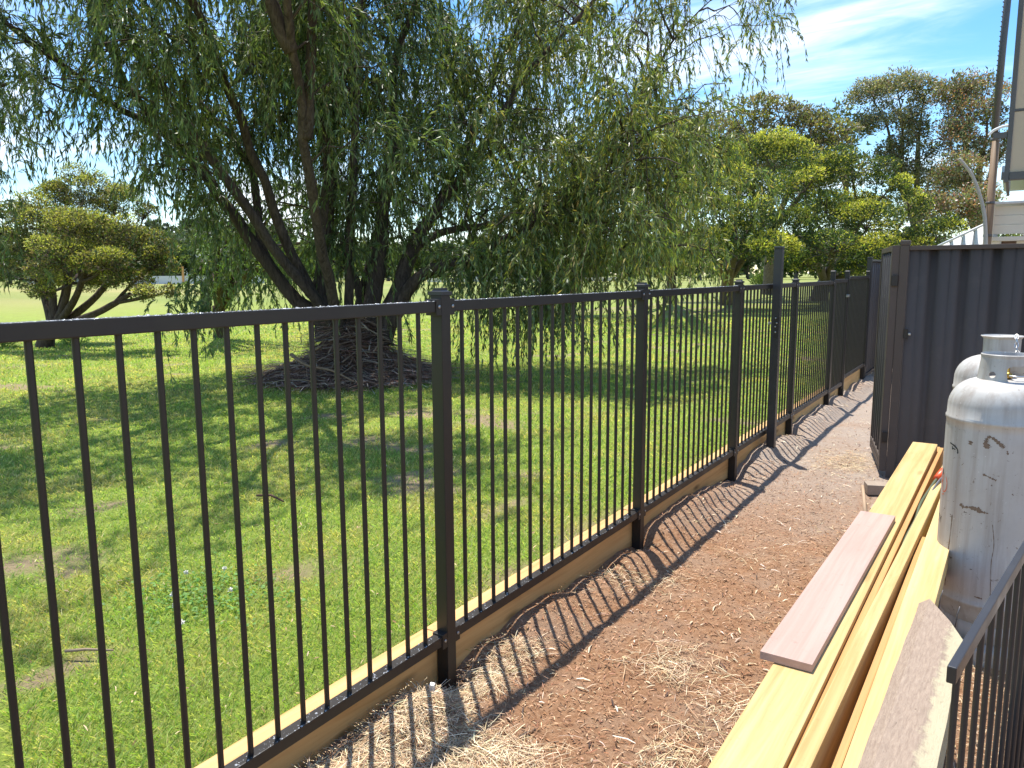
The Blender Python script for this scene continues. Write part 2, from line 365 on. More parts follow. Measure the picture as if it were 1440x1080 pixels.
def path_pts(n, y0=1.0, y1=12.6, pw=1.7):
    y = y0+(y1-y0)*rng.random(n)**pw; x = rng.uniform(-0.01, 1.6, n)
    far = rng.random(n) < 0.3; x = np.where(far, rng.uniform(1.2, 3.0, n), x); y = np.where(far, rng.uniform(1.2, 5.8, n), y)
    return x, y
mb = MB()
n = 85000; x, y = path_pts(n); z = soil_z(x, y)+rng.uniform(-.002, .008, n)
keep = rng.random(n) < np.clip(1.25-(y-3.5)*0.22, 0.22, 1); x, y, z = x[keep], y[keep], z[keep]; n = len(x)
ln = rng.gamma(2.6, 0.0048, n)+0.004; wd = rng.uniform(0.0015, 0.0055, n)
mb.add(*flakes(n, x, y, z, ln, wd, pick([(0.17,.095,.06),(0.26,.16,.105),(0.33,.21,.145),(0.10,.055,.036),(0.42,.31,.21),(0.21,.12,.075)], n)), col=None) if False else None
V, Q, C = flakes(n, x, y, z, ln, wd, pick([(0.28,.145,.078),(0.40,.22,.122),(0.46,.275,.16),(0.14,.07,.04),(0.56,.40,.25),(0.35,.168,.086)], n))
mb.add(V, Q, col=C)
n = 2800; x, y = path_pts(n, pw=1.3); z = soil_z(x, y)+0.006
V, Q, C = flakes(n, x, y, z, rng.gamma(3, .009, n)+.012, rng.uniform(.002, .008, n), pick([(0.62,.50,.34),(0.5,.38,.25),(0.72,.62,.48),(0.33,.22,.15),(0.07,.045,.035)], n), lift=.25); mb.add(V, Q, col=C)
tag(mb.build('bark_mulch', M_chip), 'shredded brown bark mulch and wood chips spread along the dirt path', 'mulch', kind='stuff')
def straw(n, x, y, z, L, wd, cols, lift, seg=3, bend=0.5):
    a = rng.uniform(0, 2*math.pi, n); a2 = a+rng.normal(0, bend, n); el = np.abs(rng.normal(0, lift, n))
    d0 = np.stack([np.cos(a)*np.cos(el), np.sin(a)*np.cos(el), np.sin(el)], -1); d1 = np.stack([np.cos(a2), np.sin(a2), -0.6*np.sin(el)], -1)
    s = nrm(np.cross(d0, np.array([0, 0, 1.0]))+rng.normal(0, .3, (n, 3)))
    V = []; c = np.stack([x, y, z], -1)
    for k in range(seg+1):
        t = k/seg; pt = c+L[:, None]*(d0*t*(1-t/2)+d1*t*t/2); V += [pt-s*wd[:, None]/2, pt+s*wd[:, None]/2]
    V = np.stack(V, 1); m = 2*(seg+1)
    Q = np.array([[2*k, 2*k+1, 2*k+3, 2*k+2] for k in range(seg)])[None]+np.arange(n)[:, None, None]*m
    return V.reshape(-1, 3), Q.reshape(-1, 4), np.repeat(cols, m, 0)
mb = MB(); n = 44000
y = 0.9+rng.gamma(1.6, 0.75, n); x = rng.beta(1.1, 2.2, n)*1.15+0.02
u = rng.random(n); alt = u < 0.16; x = np.where(alt, rng.uniform(1.62, 2.9, n), x); y = np.where(alt, rng.uniform(1.6, 4.2, n), y)
b = (u > .16) & (u < .185); x = np.where(b, rng.normal(0.65, .13, n), x); y = np.where(b, rng.normal(6.5, .2, n), y)
den = vn.fbm(x*3+7, y*3+31, 3)
k = (((den+rng.normal(0, .05, n)) > 0.40+0.03*np.clip(x-.35,0,1)+0.26*np.clip(y-1.7, 0, 1.0)+.03*np.clip(y-2.9,0,2)+.10*np.clip(x-.75,0,1)*np.clip((y-1.2)*2,0,1)) | alt | b) & (y < 9) & (x > 0.0); x, y = x[k], y[k]; n = len(x); z = soil_z(x, y)+rng.uniform(0, .022, n)
V, Q, C = straw(n, x, y, z, rng.gamma(3, .014, n)+.015, rng.uniform(.0008, .0021, n), pick([(0.70,.55,.34),(0.60,.44,.26),(0.76,.64,.44),(0.46,.31,.18),(0.3,.18,.10)], n), 0.16, bend=.3)
mb.add(V, Q, col=C)
tag(mb.build('straw', M_chip), 'dry straw and pine needles strewn over the mulch beside the fence', 'straw', kind='stuff')

# grass
def grass(n, r0, r1, hs, a0=-0.86, a1=0.62):
    r = np.exp(rng.uniform(math.log(r0), math.log(r1), n)); a = rng.uniform(a0, a1, n)+YAW
    x = CAM[0]-np.sin(a)*r; y = np.cos(a)*r
    pm = bare(x, y)
    k = (x < -0.12) & (rng.random(n) > pm*.68); x, y, r, pm = x[k], y[k], r[k], pm[k]; n = len(x)
    z = lawn_z(x, y)-0.004; h = hs*rng.uniform(.5, 1.25, n)*(1+r/22)*(0.75+0.5*vn2.fbm(x*2, y*2, 2)); wd = rng.uniform(.0016, .0034, n)*np.maximum(1, r/2.6)
    al = rng.uniform(0, 2*math.pi, n); lean = rng.uniform(.15, 1.1, n)
    d = np.stack([np.cos(al)*lean, np.sin(al)*lean, np.ones(n)], -1); d = nrm(d)
    be = al+rng.uniform(-1, 1, n)+math.pi/2; s = np.stack([np.cos(be), np.sin(be), 0*be], -1)*wd[:, None]/2
    c = np.stack([x, y, z], -1); mid = c+d*h[:, None]*.55; tip = c+d*h[:, None]*.95+np.stack([np.cos(al), np.sin(al), -0.3*np.ones(n)], -1)*(h*.3)[:, None]
    V = np.stack([c-s, c+s, mid*.4+tip*.6+s*.9, tip-s*.2], 1).reshape(-1, 3)
    i = np.arange(n)[:, None]*4; Q = i+np.array([0, 1, 2, 3]); T = None
    dry = (vn.fbm(x*2.1+70, y*2.1+20, 3)+rng.normal(0, .12, n)) > 0.57
    g = pick([(0.235,.36,.075),(0.30,.42,.10),(0.37,.46,.135),(0.19,.29,.065),(0.48,.51,.20)], n, .2)
    dr = pick([(0.50,.46,.17),(0.6,.52,.25),(0.40,.38,.12)], n, .2)
    C = np.where(dry[:, None], dr, g)
    return V, Q, T, np.repeat(C, 4, 0)
mb = MB()
V, Q, T, C = grass(450000, 1.75, 26.0, 0.031); mb.add(V, Q, T, col=C)
n = 2600; y = rng.uniform(.4, 11, n); x = -0.09-np.abs(rng.normal(0, .05, n)); z = lawn_z(x, y)
V, Q, C = straw(n, x, y, z, rng.uniform(.03, .11, n), rng.uniform(.0016, .003, n), pick([(0.16,.24,.04),(0.4,.34,.15),(0.1,.17,.03),(0.5,.4,.22)], n), 0.9); mb.add(V, Q, col=C)
tag(mb.build('grass', M_grassb), 'short mown green lawn grass with dry yellow blades beyond the picket fence', 'grass', kind='stuff')
# fallen leaves and litter on the lawn
mb = MB(); n = 1500; r = np.exp(rng.uniform(math.log(2), math.log(13), n)); a = rng.uniform(-.8, .6, n)+YAW; x = CAM[0]-np.sin(a)*r; y = np.cos(a)*r
k = x < -.12; x, y = x[k], y[k]; n = len(x)
V, Q, C = flakes(n, x, y, lawn_z(x, y)+.025, rng.uniform(.012, .035, n), rng.uniform(.003, .007, n), pick([(0.45,.33,.18),(0.3,.18,.09),(0.55,.42,.24),(0.12,.07,.04)], n)); mb.add(V, Q, col=C)
tag(mb.build('leaf_litter', M_chip), 'small dry fallen leaves scattered over the lawn', 'leaves', kind='stuff')
# clover patch
mb = MB(); n = 700; x = rng.normal(-1.38, .22, n); y = rng.normal(2.05, .16, n); z = lawn_z(x, y)+rng.uniform(.015, .035, n)
V, Q, C = flakes(n, x, y, z, rng.uniform(.012, .02, n), rng.uniform(.010, .016, n), pick([(0.12,.25,.05),(0.17,.31,.07)], n)); mb.add(V, Q, col=C)
tag(mb.build('clover', M_leaf2), 'patch of darker green clover leaves in the lawn near the fence', 'clover', kind='stuff')
for (fx, fy) in [(-1.42, 1.93), (-1.24, 2.1), (-1.6, 2.12), (-1.3, 1.86), (-1.13, 1.78)]:
    pass
mb = MB()
for (fx, fy) in [(-1.42, 1.93), (-1.24, 2.1), (-1.6, 2.12), (-1.3, 1.86), (-1.13, 1.78), (-1.48, 2.25), (-2.6, 3.9), (-2.2, 4.2)]:
    c = np.array([fx, fy, lawn_z(fx, fy)+.05]); k = 26; d = nrm(rng.normal(0, 1, (k, 3))); s = nrm(np.cross(d, rng.normal(0, 1, (k, 3))))*.0035
    V = np.stack([c+d*.002-s, c+d*.002+s, c+d*.013+s*.5, c+d*.013-s*.5], 1).reshape(-1, 3); mb.add(V, np.arange(4*k).reshape(-1, 4))
tag(mb.build('clover_flowers', M_white), 'tiny white clover flowers in the grass', 'flowers', kind='stuff')
def stick(name, pts, r, c, label):
    m = MB().tube(pts, r, 6, col=c, wob=.2); tag(m.build(name, M_twig, smooth=True), label, 'stick')
stick('stick', [(-1.31, 1.40, .075), (-1.24, 1.44, .085), (-1.15, 1.50, .08)], [.006, .007, .003], (0.3, .22, .15), 'short grey stick lying in the grass at the left behind the pickets')
stick('stick', [(-2.42, 3.2, .075), (-2.3, 3.22, .09), (-2.16, 3.2, .075)], [.008, .009, .004], (0.10, .06, .04), 'dark stick lying on a bare patch in the lawn')
stick('stick', [(0.89, 5.69, .03), (0.95, 5.36, .035), (1.0, 5.06, .03)], [.012, .012, .011], (0.42, .30, .2), 'thin pale stick lying on the path beside the far end of the beams')

# ------------------------------------------------------------------ picket fence along x = 0
Y0 = 2.1127; LP = 1.75; posts = [Y0+LP*(i-1) for i in range(6)]+[9.99, 11.58]   # first is .36
fence = empty('picket_fence', (0, 0, 0), 'long black metal picket fence with capped posts running along the dirt path', 'fence')
post_me = cbox((-.025, -.025, -.25), (.025, .025, 1.44), .0025); post_me.name = 'post'; post_me.materials.append(M_black)
bmc = bmesh.new(); bmesh.ops.create_cube(bmc, size=1)
for v in bmc.verts: v.co = Vector((v.co.x*.060, v.co.y*.060, 1.440+(v.co.z+.5)*.024))
bmesh.ops.bevel(bmc, geom=[e for e in bmc.edges if e.verts[0].co.z > 1.45 and e.verts[1].co.z > 1.45], offset=.012, segments=3, affect='EDGES')
cap_me = bpy.data.meshes.new('post_cap'); bmc.to_mesh(cap_me); bmc.free(); cap_me.materials.append(M_charc)
m = MB().tube([(0, 0, .208), (0, 0, 1.382)], .008, 12, caps=False); pk_me = m.mesh('picket', True); pk_me.materials.append(M_black)
br_me = cbox((-.024, 0, -.03), (.024, .028, .026), .002); br_me.name = 'bracket'; br_me.materials.append(M_black)
scr = MB().tube([(.0238, .014, 0), (.0275, .014, 0)], .006, 8).mesh('screw'); scr.materials.append(M_steel)
for i, y in enumerate(posts):
    zo = 0.0 if i < 5 else 0.075
    o = link('post', post_me, None, fence, (0, y, zo)); link('post_cap', cap_me, None, o)
def droplets(n, y0, y1, zt, hw):
    mb = MB(); 
    yy = rng.uniform(y0, y1, n); xx = rng.uniform(-hw, hw, n); rr = rng.gamma(2.0, .0006, n)+.0004
    edge = rng.random(n) < .3; xx = np.where(edge, hw-.001, xx)
    th = np.arange(5)*2*math.pi/5
    ring = np.stack([np.cos(th), np.sin(th), 0*th], -1)
    V = np.concatenate([ring[None]*rr[:, None, None], ring[None]*(rr*.6)[:, None, None]+np.array([0, 0, 1])*(rr*.5)[:, None, None], (np.array([[0, 0, 1.0]])[None]*(rr*.62)[:, None, None])], 1)
    V = V+np.stack([xx, yy, np.full(n, zt)], -1)[:, None]
    q = np.array([[k, (k+1) % 5, 5+(k+1) % 5, 5+k] for k in range(5)]); t = np.array([[5+k, 5+(k+1) % 5, 10] for k in range(5)])
    off = np.arange(n)[:, None, None]*11
    return V.reshape(-1, 3), (q[None]+off).reshape(-1, 4), (t[None]+off).reshape(-1, 3)
def panel(ya, yb, npk, parent, dz=0.0, drops=0, rail=True):
    if rail:
        part('top_rail', (-.0195, ya, 1.382+dz), (.0195, yb, 1.420+dz), M_black, parent, .003)
        part('bottom_rail', (-.0195, ya, .170+dz), (.0195, yb, .208+dz), M_black, parent, .003)
    for k in range(npk):
        link('picket', pk_me, None, parent, (0, ya+(yb-ya)*(k+1)/(npk+1), dz))
    if rail:
        for z in (1.401+dz, .189+dz):
            b1 = link('bracket', br_me, None, parent, (0, ya-.004, z)); link('screw', scr, None, b1)
            b2 = link('bracket', br_me, None, parent, (0, yb-.024, z)); link('screw', scr, None, b2)
    if drops:
        mb = MB(); mb.add(*droplets(drops, ya, yb, 1.4196+dz, .018)); mb.add(*droplets(int(drops*.45), ya, yb, .2076+dz, .018))
        o = mb.build('water_drops', M_water, parent, True); o['kind'] = 'stuff'
for i in range(5): panel(posts[i]+.028, posts[i+1]-.028, 17, fence, 0.0, [1100, 600, 250, 0, 0][i])
panel(posts[6]+.028, posts[7]-.028, 15, fence, .045)
# small gate in the fence line
sg = empty('picket_gate', (0, 9.14, .05), 'black metal picket gate between two close posts at the far end of the fence', 'gate')
a, b = .035, .82
for (p0, p1, nm) in [((-.018, a, .06), (.018, a+.035, 1.385), 'frame_stile'), ((-.018, b-.035, .06), (.018, b, 1.385), 'frame_stile'),
                     ((-.0175, a+.035, 1.345), (.0175, b-.035, 1.385), 'frame_rail'), ((-.0175, a+.035, .10), (.0175, b-.035, .14), 'frame_rail')]:
    part(nm, p0, p1, M_black, sg, .002)
for k in range(7):
    MB().tube([(0, a+.035+(b-a-.07)*(k+1)/8, .14), (0, a+.035+(b-a-.07)*(k+1)/8, 1.345)], .008, 8, caps=False).build('picket', M_black, sg, True)
part('latch', (.018, b-.10, 1.17), (.045, b+.02, 1.20), M_steel, sg, .003)
# treated timber plinth boards
pl = empty('timber_plinth', (0, 0, 0), 'treated pine plinth boards along the foot of the black picket fence', 'plinth')
ends = [Y0+LP*(i-1) for i in range(7)]+[11.60]
for i in range(len(ends)-1):
    a, b = ends[i]+.002, ends[i+1]-.002
    part('board', (-.039, -(b-a)/2, -.105), (.039, (b-a)/2, .105), M_plinth, pl, .006, loc=(-.067+random.uniform(-.002, .001), (a+b)/2, .088+random.uniform(-.004, .003)))
# tall latch post on the path side
tp = empty('latch_post', (.062, 6.47, 0), 'black steel latch post standing higher than the picket fence beside the path', 'post')
part('shaft', (-.0325, -.0325, -.2), (.0325, .0325, 1.70), M_charc, tp, .003)
part('cap', (-.035, -.035, 1.70), (.035, .035, 1.722), M_charc, tp, .006)
lt = part('latch', (-.004, -.0375, .98), (.022, -.0327, 1.16), M_black, tp, .001)
for k, (dx, z) in enumerate([(.004, 1.145), (.014, 1.105), (.004, 1.075), (.006, 1.03)]):
    MB().tube([(dx, -.037, z), (dx, -.046, z)], .0065, 8).build('screw', M_steel, lt)
part('latch_pin', (-.06, -.028, 1.09), (-.033, -.01, 1.11), M_steel, tp, .002)

# ------------------------------------------------------------------ sheet metal fences and gate
def sheet_mesh(L, z0, z1, depth=.032, period=.19, flat=.06, th=.004, minor=True):
    # trapezoid profile along +X, front towards -Y
    xs_, ys_ = [], []
    x = 0.0
    while x < L:
        for (fx, d) in ((0, 0), (.30, 0), (.36, .006), (.42, 0), (.62, 0), (.72, depth), (.90, depth), (1.0, 0)):
            if not minor and d == .006: d = 0
            xx = x+fx*period
            if xx <= L: xs_.append(xx); ys_.append(d)
        x += period
    xs_.append(L); ys_.append(0)
    pts = [(xs_[0], ys_[0])]
    for q in zip(xs_, ys_):
        if q[0]-pts[-1][0] > 1e-4: pts.append(q)
    pts = np.array(pts); n = len(pts)
    V = []
    for off in (0, th):
        for z in (z0, z1): V.append(np.stack([pts[:, 0], pts[:, 1]+off, np.full(n, z)], -1))
    V = np.concatenate(V); Q = []
    for k in range(n-1):
        Q += [(k, k+1, n+k+1, n+k), (2*n+k+1, 2*n+k, 3*n+k, 3*n+k+1), (n+k, n+k+1, 3*n+k+1, 3*n+k)]
    return V, Q
wf = empty('sheet_metal_fence', (1.005, 6.22, 0), 'tall dark brown corrugated sheet metal fence behind the gas cylinders', 'fence')
part('post', (-.030, -.03, -.1), (.028, .03, 1.70), M_sheet, wf, .004)
part('post_cap', (-.034, -.034, 1.70), (.032, .034, 1.735), M_sheet, wf, .008)
part('post', (2.42, -.03, -.1), (2.48, .03, 1.70), M_sheet, wf, .004)
for k in range(3):
    V, Q = sheet_mesh(.79, .10, 1.665); MB().add(V, Q).build('sheet', M_sheet, wf, loc=(.03+k*.795, -.012, 0))
part('top_rail', (.0285, -.024, 1.665), (2.419, .034, 1.695), M_sheet, wf, .003)
part('bottom_rail', (.0285, -.024, .05), (2.419, .034, .10), M_sheet, wf, .003)
lt = part('latch', (.0285, -.04, 1.035), (.055, -.0305, 1.105), M_black, wf, .002); part('latch_knob', (.058, -.052, 1.06), (.075, -.036, 1.078), M_steel, lt, .004)
# open gate leaf
ga = empty('sheet_metal_gate', (0.950, 6.19, 0), 'open dark sheet metal gate leaf with ribbed infill standing beside the path', 'gate', rz=math.atan2(.87, -.19))
L = .886
part('frame_stile', (0, -.025, .04), (.055, .025, 1.70), M_sheet, ga, .003)
part('frame_stile', (L-.04, -.02, .04), (L, .02, 1.70), M_sheet, ga, .003)
part('frame_rail', (.055, -.02, 1.66), (L-.04, .02, 1.70), M_sheet, ga, .003)
part('frame_rail', (.055, -.02, .04), (L-.04, .02, .085), M_sheet, ga, .003)
part('kick_rail', (.055, -.02, .095), (L-.04, .02, .135), M_sheet, ga, .003)
V, Q = sheet_mesh(L-.095, .135, 1.66, .02, .15, minor=True); V[:, 1] -= .008; MB().add(V, Q).build('sheet', M_charc, ga, loc=(.055, 0, 0))
for z in (.3, 1.45): part('hinge', (-.02, -.02, z-.04), (.0, .02, z+.04), M_black, ga, .004)
# far fence across the end of the path
ef = empty('sheet_metal_fence', (0, 11.66, 0), 'distant dark sheet metal fence closing off the end of the path past the pickets', 'fence')
for (x, y) in ((0, 0), (0, 1.3), (1.5, 1.3)): part('post', (x-.03, y-.03, -.1), (x+.03, y+.03, 1.70), M_charc, ef, .004)
part('post_cap', (-.034, -.034, 1.70), (.034, .034, 1.72), M_charc, ef, .006)
V, Q = sheet_mesh(1.44, .1, 1.66); MB().add(V, Q).build('sheet', M_sheet, ef, loc=(.03, 1.29, 0))
V, Q = sheet_mesh(1.24, .1, 1.66); MB().add(V, Q).build('sheet', M_sheet, ef, loc=(.012, .03, 0), rot=(0, 0, R(90)))
part('top_rail', (.031, 1.27, 1.66), (1.47, 1.33, 1.69), M_charc, ef, .003); part('top_rail', (-.03, .031, 1.66), (.03, 1.27, 1.69), M_charc, ef, .003)
part('bottom_rail', (.031, 1.27, .05), (1.47, 1.33, .10), M_charc, ef, .003); part('bottom_rail', (-.03, .031, .05), (.03, 1.27, .10), M_charc, ef, .003)

# ------------------------------------------------------------------ timber pile
def beam(cx, cy, z0, L, w_, h, rz, m, name, label, cat='beam', group=None, bev=.004, tilt=0):
    me = cbox((-w_/2, -L/2, 0), (w_/2, L/2, h), bev); me.name = name
    o = link(name, me, m, None, (cx, cy, z0), (tilt, 0, rz)); return tag(o, label, cat, group)
ZB = .42
gb = 'pine beams stacked beside the path'
# bearers
for k, y in enumerate((1.75, 4.35)):
    for q in range(2):
        me = cbox((-.30, -.045, 0), (.30, .045, .137), .006); me.name = 'bearer'
        lab = [['lower bearer on the ground under the near part of the timber pile', 'upper bearer carrying the near part of the timber pile'], ['lower bearer on the ground under the far end of the timber pile', 'upper bearer carrying the far end of the timber pile']][k][q]
        tag(link('bearer', me, M_grey, None, (1.42, y, .005+q*.139)), lab, 'bearer')
# left stack of three flat beams
def yawfor(x0, y0, x1, y1): return math.atan2(-(x1-x0), (y1-y0))
a1 = yawfor(1.25, 1.55, 1.275, 5.3)
beam(1.276, 3.17, .283, 5.2, .142, .044, a1-.002, M_pine3, 'beam', 'orange pine beam at the bottom of the left stack, sticking out furthest', group=gb)
beam(1.262, 3.09, .328, 5.15, .140, .044, a1+.001, M_pine3, 'beam', 'darker pine beam in the middle of the left stack under the top plank', group=gb)
beam(1.252, 2.98, .373, 5.05, .142, .047, a1, M_pine, 'beam', 'wide yellow pine beam on top of the left stack under the pink board', group=gb)
beam(1.340, 3.2, .283, 4.6, .022, .118, a1-.004, M_pine3, 'batten', 'thin orange batten on edge wedged beside the left stack', 'batten')
# middle beam on edge
beam(1.375, 2.85, .284, 4.9, .042, .138, yawfor(1.345, 1.65, 1.415, 4.4), M_pine, 'beam', 'narrow yellow beam on edge in the middle of the timber pile', group=gb)
beam(1.452, 2.9, .284, 4.3, .085, .044, yawfor(1.43, 1.65, 1.47, 4.4), M_pine3, 'beam', 'low orange pine beam lying in the gap right of the middle beam', group=gb)
beam(1.412, 2.3, .330, 2.6, .020, .060, yawfor(1.40, 1.65, 1.43, 4.4), M_pine3, 'batten', 'thin dark batten in the gap right of the middle beam', 'batten')
beam(1.475, 2.55, .330, 3.6, .095, .078, yawfor(1.468, 1.7, 1.49, 4.2), M_pine2, 'beam', 'pale yellow beam at the right side of the pile beside the old grey sleeper', group=gb)
# pink board
pb = beam(1.222, 2.88, .4215, 1.56, .142, .024, yawfor(1.213, 2.1, 1.240, 3.66), M_pink, 'board', 'pink primed board lying on top of the left beam stack', 'board', bev=.002)
# old sleeper: chamfered left arris
def prism(prof, y0, y1):
    n = len(prof); V = [(x, y0, z) for x, z in prof]+[(x, y1, z) for x, z in prof]
    bm = bmesh.new(); vs = [bm.verts.new(v) for v in V]
    for k in range(n): bm.faces.new((vs[k], vs[(k+1) % n], vs[n+(k+1) % n], vs[n+k]))
    bm.faces.new(vs[:n][::-1]); bm.faces.new(vs[n:]); bmesh.ops.recalc_face_normals(bm, faces=bm.faces)
    return bm
bm = prism([(-.07, -.14), (.075, -.14), (.075, -.014), (.030, 0), (-.040, 0), (-.07, -.022)], -1.2, 1.2)
for v in bm.verts:
    if v.co.y > 0: v.co.y += -.0 if v.co.x < -.03 else -(v.co.x+.04)*2.1    # far end sawn on the skew
bmesh.ops.subdivide_edges(bm, edges=[e for e in bm.edges if abs((e.verts[0].co-e.verts[1].co).y) > .5], cuts=60, use_grid_fill=True)
for v in bm.verts:
    v.co.x += .003*(vn(v.co.y*9+50, v.co.z*30+9)-.5); v.co.z += .006*(vn2.fbm(v.co.y*7+50, v.co.x*25+9, 3)-.5)
me = bpy.data.meshes.new('sleeper'); bm.to_mesh(me); bm.free()
M = Mat('mossy_old_sleeper'); p = M.tc.outputs['Object']
g = M.noise(M.mapping(p, (150, 22, 150)), 1, 8, .8, .6); st = M.noise(p, 22, 8, .75)
sp = M.t.nodes.new('ShaderNodeSeparateXYZ'); M.lk(p, sp.inputs[0])
c = M.mix(M.rng(g, .3, .7), (0.23, .17, .13), (0.43, .335, .255)); 
edge = M.rng(M.math('ADD', sp.outputs[0], M.math('MULTIPLY', M.math('SUBTRACT', st, .5), .09)), .030, .046)
c = M.mix(M.math('MULTIPLY', edge, .8), c, (0.52, .46, .30)); 
ch = M.noise(M.mapping(p, (30, 9, 30)), 1, 6, .8, 1.5); c = M.mix(M.rng(ch, .63, .72), c, (0.05, .035, .02))
M.base(c).set(.95, 0, .1).bump(M.math('ADD', g, M.math('MULTIPLY', ch, -1.2)), .6, .006)
slp = tag(link('sleeper', me, M.m, None, (1.520, 1.55, .447), (0, 0, yawfor(1.450, 1.7, 1.478, 2.75))), 'old grey brown timber sleeper with a pale mossy edge, rightmost of the pile', 'sleeper')
for (x, y, lean) in ((-.012, 1.17, .3), (.045, 1.06, .25)):
    MB().tube([(x, y, -.02), (x+.012*lean, y+.005, .022), (x+.03*lean, y+.012, .045)], .0018, 6).build('nail', M_frame, slp)
# thing under: hose with orange end
hp = [(1.350, 3.15, .30), (1.362, 3.5, .385), (1.375, 3.8, .40), (1.372, 4.05, .408), (1.385, 4.3, .412), (1.405, 4.5, .43), (1.43, 4.62, .445)]
hz = empty('hose', (1.36, 3.2, .3), 'two green grey hoses with an orange end tucked between the beams', 'hose')
def spl(pts, n=40):
    pts = np.array(pts, float); m = len(pts); t = np.linspace(0, m-1.001, n); i = t.astype(int); f = (t-i)[:, None]
    g_ = lambda k: pts[np.clip(k, 0, m-1)]
    p0, p1, p2, p3 = g_(i-1), g_(i), g_(i+1), g_(i+2)
    return .5*((2*p1)+(-p0+p2)*f+(2*p0-5*p1+4*p2-p3)*f*f+(-p0+3*p1-3*p2+p3)*f**3)
hb = np.array([1.36, 3.2, .3])
MB().tube(spl(hp)-hb, .007, 10).build('tube', M_rubber, hz, True)
MB().tube(spl([(a+.017, b-.02, c+.004) for a, b, c in hp])-hb, .006, 10).build('tube', M_steel, hz, True)
MB().tube(np.array([(1.405, 4.50, .435), (1.43, 4.60, .45), (1.46, 4.70, .46)])-hb, [.016, .024, .02], 12).build('end_cap', M_orange, hz, True)
# block under gate, marker peg
tag(link('timber_block', cbox((-.09, -.06, 0), (.09, .06, .07), .005), M_grey, None, (1.0, 5.68, .0), (0, 0, .35)), 'short grey timber block on the ground at the foot of the open gate', 'block')
tag(link('marker_peg', cbox((-.009, -.009, -.03), (.009, .009, .045), .003), M_white, None, (.075, 1.93, soil_z(.075, 1.93)+.01), (.15, .1, .3)), 'small white marker peg in the straw by the nearest fence post', 'peg')

# ------------------------------------------------------------------ gas cylinders
M = Mat('scuffed_grey_enamel'); p = M.tc.outputs['Object']
a = M.noise(p, 3.5, 6, .6); b_ = M.noise(p, 38, 6, .75, .8); cc = M.noise(M.mapping(p, (14, 14, 40)), 1, 7, .75, 1.2)
c = M.mix(M.rng(a, .35, .7), (0.52, .51, .48), (0.44, .41, .37))
st = M.noise(M.mapping(p, (26, 26, 1.6)), 1, 5, .6); c = M.mix(M.rng(st, .45, .68, 0, .6), c, (0.30, .245, .20))
c = M.mix(M.rng(b_, .63, .66), c, (0.17, .12, .085)); c = M.mix(M.rng(cc, .665, .69), c, (0.10, .08, .065))
c = M.mix(M.rng(M.noise(p, 90, 3, .6), .70, .73), c, (0.7, .7, .68))
M.base(c).set(M.rng(a, .3, .7, .38, .6), 0, .4).bump(M.math('ADD', a, M.math('MULTIPLY', b_, -.3)), .25, .006); M_tank = M.m
M_scuff = simple('scraped_paint', (0.20, .14, .095), .8, var=.5, sc=90); M_ink = simple('black_marker', (0.02, .02, .02), .6); M_red = simple('orange_red_crayon', (0.62, .13, .06), .7, var=.3, sc=80)
def boolean(me, cutters):
    o = bpy.data.objects.new('tmp', me); COL.objects.link(o); cs = []
    for k in cutters:
        c_ = bpy.data.objects.new('cut', k); COL.objects.link(c_); cs.append(c_)
        md = o.modifiers.new('b', 'BOOLEAN'); md.operation = 'DIFFERENCE'; md.object = c_; md.solver = 'EXACT'
    bpy.context.view_layer.update(); dg = bpy.context.evaluated_depsgraph_get()
    r = bpy.data.meshes.new_from_object(o.evaluated_get(dg))
    for q in [o]+cs: bpy.data.objects.remove(q)
    return r
def collar(r0, r1, z0, z1, th, window, holes, flare=0.0):
    n = 72; prof = [(r0, z0), ((r0*.35+r1*.65), z0+(z1-z0)*.5), (r1, z1-.012), (r1+flare, z1), (r1+flare-.003, z1+.003), (r1-th+flare, z1), (r1-th, z1-.012), ((r0*.35+r1*.65)-th, z0+(z1-z0)*.5), (r0-th, z0), (r0, z0)]
    V, Q = lathe(prof, n)
    bm = bmesh.new(); me = MB().add(V, Q).mesh('collar'); bm.from_mesh(me); bmesh.ops.remove_doubles(bm, verts=bm.verts, dist=1e-5); bmesh.ops.recalc_face_normals(bm, faces=bm.faces); bm.to_mesh(me); bm.free()
    cut = []
    for (ang, z, wd, ht) in window+[(h[0], h[1], h[2], h[2]) for h in holes]:
        bm = bmesh.new(); k = 24; pr = []
        for q in range(k):
            t = 2*math.pi*q/k; e = .45 if wd > ht*1.01 else 1.0
            pr.append((math.copysign(abs(math.cos(t))**e, math.cos(t))*wd/2, math.copysign(abs(math.sin(t))**e, math.sin(t))*ht/2))
        d = Vector((math.sin(ang), -math.cos(ang), 0)); s = Vector((math.cos(ang), math.sin(ang), 0))
        vs = [bm.verts.new(s*u+Vector((0, 0, z+v))+d*.02) for u, v in pr]+[bm.verts.new(s*u+Vector((0, 0, z+v))+d*.2) for u, v in pr]
        for q in range(k): bm.faces.new((vs[q], vs[(q+1) % k], vs[k+(q+1) % k], vs[k+q]))
        bm.faces.new(vs[:k][::-1]); bm.faces.new(vs[k:]); bmesh.ops.recalc_face_normals(bm, faces=bm.faces)
        c_ = bpy.data.meshes.new('c'); bm.to_mesh(c_); bm.free(); cut.append(c_)
    r = boolean(me, cut); r.polygons.foreach_set('use_smooth', np.zeros(len(r.polygons), bool)); return r
